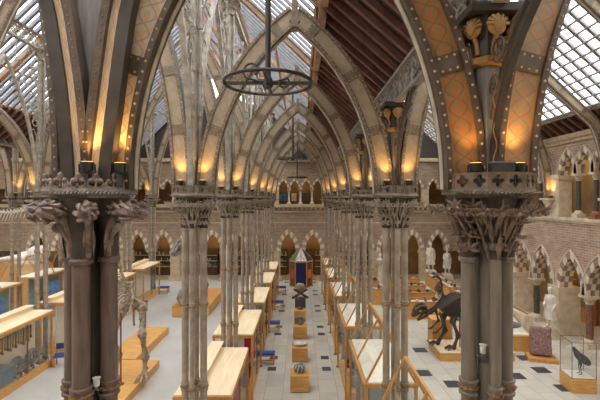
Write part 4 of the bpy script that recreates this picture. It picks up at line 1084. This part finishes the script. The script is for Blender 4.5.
for i, (x, y, h) in enumerate(((-.42, -.55, 2.7), (-.05, .8, 2.4))): obj('support_rod', MB().tube([(x, y, 0), (x, y, h)], .03, 8).lathe([(.12, 0), (.12, .03), (.03, .06)], (x, y, 0), 10), 'rodr', T_)
# the big grey carnivore behind the second pier
t = thing('display_plinth', 'wide oak plinth in the hall under the grey big-skulled skeleton', 'plinth', (-7.0, 26.2, 0))
obj('body', MB().box(-1.15, 1.15, -.95, 4.2, .02, .6), 'oak2', t); obj('top', MB().box(-1.17, 1.17, -.97, 4.22, .6, .64), 'oak', t)
T2 = thing('dinosaur_skeleton', 'grey carnivore skeleton with a huge toothed skull rearing on the wide oak plinth', 'skeleton', (-7.0, 26.6, .64))
sp, pts = spine_beads([(.3, 3.8, 1.6), (.2, 2.8, 2.0), (.1, 1.9, 2.4), (0, 1.2, 2.7), (-.3, .5, 3.3), (-.55, 0, 3.8)], .06, .1)
obj('spine', sp, 'boneg', T2); obj('rib_cage', rib_cage(pts, 22, 38, .45, 1.0, .03), 'boneg', T2)
sk = obj('skull', skull_mesh(1.4, 1.15, .85), 'boneg', T2, (-.35, -.2, 3.95)); sk.rotation_euler = (0, -.5, .75)
jw = obj('jaw', jaw_mesh(1.35, 1.15, .8), 'boneg', T2, (-.35, -.2, 3.95)); jw.rotation_euler = (0, -.75, .75)
for x in (.45, -.35):
    P = [(x*.6, 1.3, 2.6), (x, .8, 1.6), (x, 1.3, .8), (x, 1.05, .1)]; b = bone_limb(P, [.13, .1, .09]); toes(b, P[-1], (0, -1, 0), .4, .06); obj('leg', b, 'boneg', T2)
for s in (-1, 1): obj('arm', bone_limb([(-.3+s*.3, .4, 2.8), (-.3+s*.35, .2, 2.5), (-.3+s*.35, 0, 2.55)], [.04, .03]), 'boneg', T2)
o = obj('snout_cast', blob(21, .38, .5, .5, .1), 'boneg', None, (-7.55, 25.65, .64)); tag(o, 'grey snout-shaped cast on the wide oak plinth below the huge skull', 'cast')
# the dark plant-eater in the aisle
t = thing('display_platform', 'low pale oak platform under the dark dinosaur in the aisle', 'platform', (7.9, 19.1, 0))
obj('body', MB().box(-1.5, 1.9, -.75, .9, 0, .38), 'oak2', t); obj('top', MB().box(-1.52, 1.92, -.77, .92, .38, .42), 'paleoak', t)
T3 = thing('dinosaur_skeleton', 'dark brown dinosaur skeleton leaning forward on the low aisle platform', 'skeleton', (7.2, 19.0, .42))
sp, pts = spine_beads([(-1.45, 0, 1.85), (-1.2, 0, 1.6), (-.9, 0, 1.75), (-.5, 0, 2.15), (0, 0, 2.45), (.6, 0, 2.4), (1.2, .1, 2.1), (2.0, .2, 1.6), (2.8, .4, 1.1)], .095, .05)
obj('spine', sp, 'boned', T3); obj('rib_cage', rib_cage(pts, 20, 38, .46, 1.15, .034), 'boned', T3)
sk = obj('skull', skull_mesh(.75, .55, .4), 'boned', T3, (-1.35, 0, 1.95)); sk.rotation_euler = (0, -.55, .25)
jw = obj('jaw', jaw_mesh(.72, .55, .4), 'boned', T3, (-1.35, 0, 1.95)); jw.rotation_euler = (0, -.7, .25)
obj('pelvis', MB().tube([(.2, -.28, 1.95), (.4, -.2, 2.3), (.7, -.22, 2.2)], .08, 7).tube([(.2, .28, 1.95), (.4, .2, 2.3), (.7, .22, 2.2)], .08, 7).tube([(.3, -.2, 1.9), (.9, -.1, 1.5)], .05, 6).ball((.4, 0, 2.2), (.4, .25, .2)), 'boned', T3)
for y, P in ((-.28, [(.3, -.28, 2.0), (-.1, -.28, 1.3), (.15, -.3, .65), (-.05, -.3, .1)]), (.28, [(.3, .28, 2.0), (-.35, .3, 1.35), (-.25, .3, .7), (-.6, .3, .1)])):
    b = bone_limb(P, [.13, .1, .09]); toes(b, P[-1], (-1, 0, 0), .42, .06); obj('leg', b, 'boned', T3)
for s in (-1, 1):
    b = bone_limb([(-.7, s*.28, 1.65), (-.55, s*.34, 1.15), (-.9, s*.34, .8)], [.055, .045]); toes(b, (-.9, s*.34, .8), (-1, 0, -.5), .2, .025, 4); obj('arm', b, 'boned', T3)
obj('support_rod', MB().tube([(.35, 0, 0), (.35, 0, 2.2)], .03, 8), 'rodr', T3)
t = thing('pedestal', 'square oak pedestal standing behind the dark dinosaur legs', 'pedestal', (7.15, 20.6, 0)); obj('body', MB().box(-.5, .5, -.4, .4, .05, 1.3), 'oak', t); obj('top', MB().box(-.53, .53, -.43, .43, 1.3, 1.36), 'oak2', t); obj('base', MB().box(-.53, .53, -.43, .43, 0, .05), 'woodd', t)

# table cases and a small skeleton further down the aisle
def table_case(label, x, y, w, l, h, tilt=0, mm='cream', first=None):
    t = thing('table_case', label, 'display case', (x, y, 0))
    obj('body', MB().box(-w/2, w/2, -l/2, l/2, 0, h), 'oak2', t); obj('display_board', MB().box(-w/2+.06, w/2-.06, -l/2+.06, l/2-.06, h, h+.02), mm, t)
    f = MB()
    for sx in (-1, 1): f.box(sx*w/2-.03, sx*w/2+.03, -l/2, l/2, h, h+.14)
    for sy in (-1, 1): f.box(-w/2, w/2, sy*l/2-.03, sy*l/2+.03, h, h+.14)
    obj('lid_frame', f, 'oak', t); obj('lid_glass', MB().box(-w/2, w/2, -l/2, l/2, h+.14, h+.15), 'glass', t)
    return t
TC = [(7.6, 25.2, 2.3, .9), (7.8, 27.4, 2.5, .9), (7.9, 29.6, 2.4, .9), (8.2, 32.0, 2.4, .9), (5.0, 28.5, 1.6, .9), (5.2, 31.2, 1.6, .9)]
for i, (x, y, w, l) in enumerate(TC):
    table_case(f'{ORD[i]} glass-topped oak table case beyond the dark dinosaur', x, y, w, l, 1.0 if i else .95, mm=['cream', 'teal', 'cream', 'grey', 'cream', 'teal'][i])
    for j in range(4):
        kind = kk[(i+j) % 5]; specimen(kind, x-w*.35+j*w*.23, y, (1.02 if i else .97), f'{WORDS[kind]} in the {ORD[i]} table case beyond the dark dinosaur', f'stones in table case {ORD[i]} of the aisle', .8, j)
for i in range(4):
    table_case(f'{ORD[i]} long low oak case in the row running along the brick wall', 11.3, 24.3+3.0*i, 1.1, 2.6, .9, mm='cream')
    for j in range(4):
        kind = kk[(i*2+j) % 5]; specimen(kind, 11.3, 23.4+3.0*i+j*.6, .92, f'{WORDS[kind]} in the {ORD[i]} long low case by the brick wall', f'stones in long low case {ORD[i]}', .9, j)
T4 = thing('small_skeleton', 'small dark upright skeleton standing among the aisle table cases', 'skeleton', (8.5, 24.0, 0))
obj('stand', MB().box(-.45, .45, -.35, .35, 0, .8), 'oak', T4)
sp, pts = spine_beads([(.5, .3, 1.0), (.25, .1, 1.3), (.05, 0, 1.7), (-.05, 0, 2.2), (-.15, -.05, 2.6), (-.35, -.1, 2.75)], .05, .045); obj('spine', sp, 'boned', T4)
obj('rib_cage', rib_cage(pts, 14, 30, .22, .45, .02), 'boned', T4); obj('skull', skull_mesh(.34, .24, .18), 'boned', T4, (-.33, -.1, 2.78))
for s in (-1, 1):
    b = bone_limb([(.1, s*.15, 1.65), (-.12, s*.18, 1.3), (.05, s*.18, 1.05), (-.02, s*.18, .85)], [.05, .04, .035]); toes(b, (-.02, s*.18, .85), (-1, 0, 0), .2, .025); obj('leg', b, 'boned', T4)

# hanging pale skeleton and whale skull beyond the hall
T5 = thing('hanging_skeleton', 'long pale sea creature skeleton hanging above the outer row of cases', 'skeleton', (-16.1, 21.6, 6.6))
sp, pts = spine_beads([(-1.1, 0, .05), (-.4, 0, .12), (.4, 0, .1), (1.1, 0, .22), (1.9, 0, .35)], .025, .05); obj('spine', sp, 'bonew', T5)
b = MB()
for i in range(6, 32, 2): p = pts[i]; b.tube([p, p+Vector((-.02, -.12, .12)), p+Vector((-.1, -.24, -.05)), p+Vector((-.22, -.3, -.45))], [.03, .026, .022, .012], 5); b.tube([p, p+Vector((0, .05, .2))], .02, 5)
obj('fin_rays', b, 'bonew', T5); obj('hanging_wire', MB().tube([(-.3, 0, .1), (-.3, 0, 3.2)], .01, 5).tube([(1.3, 0, .3), (1.3, 0, 3.2)], .01, 5), 'grey', T5)
T6 = thing('whale_skull', 'big pale whale skull lying on a tall oak stand beyond the outer cases', 'skull', (-19.3, 27.6, 0))
obj('stand', MB().box(-1.6, 1.9, -.5, .5, 0, 3.0), 'oak2', T6)
obj('cranium', MB().ball((1.2, 0, 3.65), (.75, .55, .6), n=14, m=10).ball((.5, 0, 3.5), (.8, .4, .35)).ball((1.3, -.3, 3.5), (.3, .35, .4)), 'bonew', T6)
obj('snout', MB().tube([(.6, -.25, 3.35), (-.4, -.2, 3.4), (-1.7, -.08, 3.25)], [.28, .2, .08], 9).tube([(.6, .25, 3.35), (-.4, .2, 3.4), (-1.7, .08, 3.25)], [.28, .2, .08], 9), 'bonew', T6)
obj('lower_jaw', MB().tube([(1.3, -.45, 3.15), (0, -.4, 3.08), (-1.6, -.1, 3.08)], [.14, .1, .06], 7).tube([(1.3, .45, 3.15), (0, .4, 3.08), (-1.6, .1, 3.08)], [.14, .1, .06], 7), 'bonew', T6)

# ------------------------------------------------------------------ statues
def skin_mesh(name, pts, edges, rad, material, sub=2):
    me = bpy.data.meshes.new(name); me.from_pydata(pts, edges, []); o = bpy.data.objects.new(name, me); COL.objects.link(o)
    m = o.modifiers.new('skin', 'SKIN'); m.use_smooth_shade = True
    for i, v in enumerate(me.skin_vertices[0].data): v.radius = rad[i] if isinstance(rad[i], tuple) else (rad[i], rad[i]); v.use_root = (i == 0)
    s = o.modifiers.new('sub', 'SUBSURF'); s.levels = sub; s.render_levels = sub
    bpy.context.view_layer.update()
    ev = o.evaluated_get(bpy.context.evaluated_depsgraph_get()); out = bpy.data.meshes.new_from_object(ev); out.name = name
    out.materials.clear(); out.materials.append(M[material])
    for p in out.polygons: p.use_smooth = True
    bpy.data.objects.remove(o); bpy.data.meshes.remove(me)
    return out
sv = [(0,0,.98),(0,0,1.18),(0,-.01,1.38),(0,0,1.56),(0,-.01,1.64),(0,-.03,1.76),(0,-.03,1.9),
      (-.11,0,.9),(-.12,-.03,.5),(-.12,.02,.1),(-.13,-.14,.04),(.11,0,.9),(.13,-.06,.5),(.14,-.02,.1),(.16,-.18,.04),
      (-.2,0,1.48),(-.28,.02,1.2),(-.2,-.18,1.05),(-.12,-.24,1.08),(.2,0,1.48),(.29,.03,1.2),(.26,-.12,.98),(.25,-.18,.9)]
se = [(0,1),(1,2),(2,3),(3,4),(4,5),(5,6),(0,7),(7,8),(8,9),(9,10),(0,11),(11,12),(12,13),(13,14),(2,15),(15,16),(16,17),(17,18),(2,19),(19,20),(20,21),(21,22)]
sr = [(.17,.13),(.17,.13),(.2,.13),(.1,.09),.06,(.085,.1),(.07,.08),.11,.085,.06,.05,.11,.085,.06,.05,.085,.068,.055,.045,.085,.068,.055,.045]
STAT = skin_mesh('figure', sv, se, sr, 'marble')
def coat():
    b = MB().lathe([(.31, .42), (.27, .8), (.235, 1.0), (.235, 1.2), (.265, 1.36), (.22, 1.47), (.1, 1.57), (.085, 1.6)], n=18)
    b.v = [(x, y*.78, z) for x, y, z in b.v]
    for i in range(9): a = -PI/2+(i-4)*.55+.25; b.tube([(.31*math.cos(a), .24*math.sin(a), .42), (.24*math.cos(a), .19*math.sin(a), .95)], .02, 5)
    return b
def facem():
    b = MB().tube([(0, -.125, 1.84), (0, -.15, 1.79), (0, -.125, 1.775)], [.012, .022, .016], 6)
    for s in (-1, 1): b.ball((s*.035, -.118, 1.835), (.016, .01, .011), n=6, m=4); b.ball((s*.09, -.02, 1.81), (.015, .025, .035), n=6, m=4)
    b.ball((0, -.122, 1.74), (.028, .012, .009), n=6, m=4); return b
COAT = coat().mesh('coat', 'marble'); FACE = facem().mesh('face', 'marble'); HAIR = MB().ball((0, 0, 1.86), (.095, .11, .1)).mesh('hair', 'marble')
hand = MB()
for s, c in ((-1, Vector((-.11, -.26, 1.08))), (1, Vector((.25, -.2, .87)))):
    hand.ball(c, (.035, .03, .045), n=8, m=5)
    for i, L in enumerate((.06, .075, .08, .068)): hand.tube([c+Vector(((i-1.5)*.018, -.02, -.02)), c+Vector(((i-1.5)*.018, -.05, -.03-L*.4)), c+Vector(((i-1.5)*.017, -.04, -.03-L))], [.01, .009, .007], 5)
    hand.tube([c+Vector((-s*.03, -.01, .01)), c+Vector((-s*.05, -.04, -.01)), c+Vector((-s*.04, -.05, -.04))], [.012, .01, .008], 5)
HAND = hand.mesh('hands', 'marble')
def statue(label, x, y, zp, s, rz):
    t = thing('marble_statue', label, 'statue', (x, y, zp), rz); t.scale = (s,)*3
    obj('figure', STAT, None, t); obj('coat', COAT, None, t); obj('face', FACE, None, t); obj('hair', HAIR, None, t); obj('hands', HAND, None, t)
    obj('base', MB().box(-.3, .3, -.32, .26, -.08, .02), 'marble', t)
def stat_block(label, x, y, w, h):
    t = thing('stone_pedestal', label, 'pedestal', (x, y, 0)); obj('body', MB().box(-w*.955, w*.955, -w*.955, w*.955, .15, h-.1), 'stone', t); obj('base', MB().box(-w, w, -w, w, 0, .15), 'stone', t); obj('cap', MB().box(-w*.95, w*.95, -w*.95, w*.95, h-.1, h), 'stone', t)
for i, (x, y, zp, s, rz, wh) in enumerate(((13.4, 21.5, .55, 1.12, -PI/2+.35, 'against the brick wall pier behind the red slab'), (11.5, 35.5, 1.1, 1.25, 0, 'between end wall arches near the corner, first of two'), (12.95, 35.5, .8, 1.15, 0, 'in the corner of the end wall and brick wall'), (-6.55, 35.5, 1.0, 1.2, 0, 'at the end wall seen past the second bench-side pier'))):
    stat_block(f'stone pedestal of the marble figure {wh}', x, y, .42, zp-.08*s)
    statue(f'white marble coated figure {wh}', x, y, zp, s, rz)
t = thing('marble_bust', 'white marble bust on a column at the end wall past the tented cases', 'bust', (7.0, 35.4, 0))
obj('pedestal_column', MB().lathe([(.35, 0), (.35, .15), (.25, .2), (.22, 1.5), (.32, 1.6)], n=12), 'stone', t)
b = MB().lathe([(.12, 1.6), (.1, 1.68), (.28, 1.85), (.32, 2.05), (.14, 2.18), (.09, 2.25)], n=14).ball((0, -.02, 2.42), (.14, .17, .2)).tube([(0, -.18, 2.46), (0, -.22, 2.38)], [.015, .03], 6); obj('head_and_shoulders', b, 'marble', t)
# pale mass on the wall between gallery and ground: carved corbels under the rib feet
mb = MB()
for k in range(1, 7):
    yk = Y[k]; mb.lathe([(.08, ZC-.75), (.16, ZC-.6), (.2, ZC-.4), (.3, ZC-.2), (.34, ZC-.12)], (RW-.2, yk-.1, 0), 10)
struct('trim_11', mb, 'stone')

# ------------------------------------------------------------------ red slab, fossil case, bird case
t = thing('granite_slab', 'rough red granite slab leaning upright on an oak base by the statue', 'rock', (11.15, 18.55, 0), -.3)
obj('oak_base', MB().box(-.6, .6, -.42, .42, 0, .16), 'oak', t)
sb = MB().box(-.44, .44, -.16, .16, 0, 1.3); me = sb.mesh('slab', 'rockr'); so = obj('slab', me, None, t, (0, .05, .18)); so.rotation_euler = (-.14, 0, 0)
bm_ = so.modifiers.new('bevel', 'BEVEL'); bm_.width = .08; bm_.segments = 2; sd = so.modifiers.new('sub', 'SUBSURF'); sd.subdivision_type = 'SIMPLE'; sd.levels = 3; sd.render_levels = 3
tx = bpy.data.textures.new('rough', 'CLOUDS'); tx.noise_scale = .22; dm = so.modifiers.new('rough', 'DISPLACE'); dm.texture = tx; dm.strength = .12
t = thing('fossil_case', 'sloping oak case holding a blue-grey fossil beside the red slab', 'display case', (9.95, 20.6, 0), -.08)
obj('body', MB().prism([(-1.5, -1.0, 0), (-1.5, .9, 0), (-1.5, .9, 1.15), (-1.5, -1.0, .75)], (2.9, 0, 0)), 'oak2', t)
obj('display_board', MB().prism([(-1.4, -.9, .78), (-1.4, .8, 1.135), (1.3, .8, 1.135), (1.3, -.9, .78)], (0, 0, .02)), 'cream', t)
fo = obj('fossil', blob(31, .95, .34, .09, .12, 20, 9), 'slate', t, (.35, -.1, .97)); fo.rotation_euler = (.2, 0, .1)
obj('glass_lid', MB().prism([(-1.45, -.95, .9), (-1.45, .85, 1.27), (1.35, .85, 1.27), (1.35, -.95, .9)], (0, 0, .01)), 'glass', t)
t = thing('long_jaw', 'long slender yellow jaw bone lying on a ledge by the sloping case', 'bone', (12.7, 23.7, 0), 0)
obj('ledge', MB().box(-.25, .25, -1.4, 1.4, 0, .95), 'stone', t); obj('bone', MB().tube([(0, -1.3, 1.0), (0, 0, 1.03), (0, 1.3, 1.02)], [.03, .06, .08], 7), 'gold', t)
t = thing('bird_case', 'glass case on an oak base holding a dark stork', 'display case', (10.9, 15.75, 0), -.1)
w = .46
obj('oak_base', MB().box(-w, w, -w*.95, w*.95, 0, .55), 'oak2', t); obj('floor_board', MB().box(-w+.03, w-.03, -w*.95+.03, w*.95-.03, .55, .57), 'cream', t)
f = MB()
for sx in (-1, 1):
    for sy in (-1, 1): f.box(sx*(w-.02)-.011, sx*(w-.02)+.011, sy*(w*.95-.02)-.011, sy*(w*.95-.02)+.011, .55, 1.95)
for z_ in (.56, 1.94):
    for sx in (-1, 1): f.box(sx*(w-.02)-.011, sx*(w-.02)+.011, -w*.95, w*.95, z_-.011, z_+.011)
    for sy in (-1, 1): f.box(-w, w, sy*(w*.95-.02)-.011, sy*(w*.95-.02)+.011, z_-.011, z_+.011)
obj('case_frame', f, 'rockr', t)
gl = MB().box(-w+.02, w-.02, -w*.95+.01, -w*.95+.02, .57, 1.93).box(-w+.02, w-.02, w*.95-.02, w*.95-.01, .57, 1.93).box(-w+.01, -w+.02, -w*.95+.02, w*.95-.02, .57, 1.93).box(w-.02, w-.01, -w*.95+.02, w*.95-.02, .57, 1.93)
obj('glass', gl, 'glass', t)
bird = thing('stork', 'dark slate stork with a pale head standing inside the glass case', 'bird', (10.93, 15.75, .57), -.1)
bme = skin_mesh('body', [(.05,0,.72),(.2,0,.55),(.33,0,.38),(-.1,0,.88),(-.17,0,1.0),(-.2,0,1.1),(-.28,0,1.1),(.06,-.07,.5),(.03,-.08,.28),(.07,-.08,.03),(-.05,-.08,.015),(.08,.08,.5),(.05,.09,.28),(.09,.09,.03),(-.03,.09,.015)],
    [(0,1),(1,2),(0,3),(3,4),(4,5),(5,6),(0,7),(7,8),(8,9),(9,10),(0,11),(11,12),(12,13),(13,14)], [(.19,.17),(.16,.13),(.05,.03),.11,.06,.055,.045,.05,.018,.016,.014,.05,.018,.016,.014], 'feather')
obj('body', bme, None, bird)
obj('bill', MB().tube([(-.25, 0, 1.1), (-.4, 0, 1.05), (-.52, 0, .98)], [.045, .035, .008], 8), 'bonew', bird); obj('head', MB().ball((-.22, 0, 1.11), (.085, .06, .065)), 'bonew', bird)
wb_ = MB()
for s in (-1, 1): wb_.ball((.14, s*.15, .62), (.3, .05, .15), rot=Matrix.Rotation(.75, 3, 'Y'))
obj('wing', wb_, 'feather', bird)
# small wall case and picture cases in the passage behind the arches
for i, y in enumerate((19.6, 20.9, 24.0, 25.6)):
    t = thing('wall_cabinet', f'glazed oak cabinet against the passage wall, {ORD[i]} down the long brick arcade', 'cabinet', (RW+3.1, y, 0))
    obj('body', MB().box(-.3, 0, -.6, .6, 0, 2.4), 'oak', t); obj('display_board', MB().box(-.31, -.3, -.52, .52, .9, 2.3), ['skyblue', 'cream', 'ochre', 'teal'][i], t); obj('glass_front', MB().box(-.36, -.35, -.6, .6, .85, 2.4), 'glass', t)
# slim service lamps at the foot of the first piers
for i, (px, py, d, lab) in enumerate(((483, 349, 4.52, 'small pale spotlight clamped between the shafts of the grey leaf pier'), (96.5, 382, 4.5, 'small pale spotlight clamped between the shafts of the brown bud pier'))):
    t = thing('clamp_light', lab, 'spotlight', tuple(at(px, py, d)))
    obj('housing', MB().lathe([(.02, -.05), (.035, -.04), (.035, .04), (.045, .05)], n=10), 'bonew', t)
    obj('bracket', MB().box(-.05, .05, -.01, .01, -.1, -.08).box(-.01, .01, -.01, .01, -.1, -.04).box(-.05, -.035, -.01, .15, -.1, -.08).box(.035, .05, -.01, .15, -.1, -.08), 'grey', t)
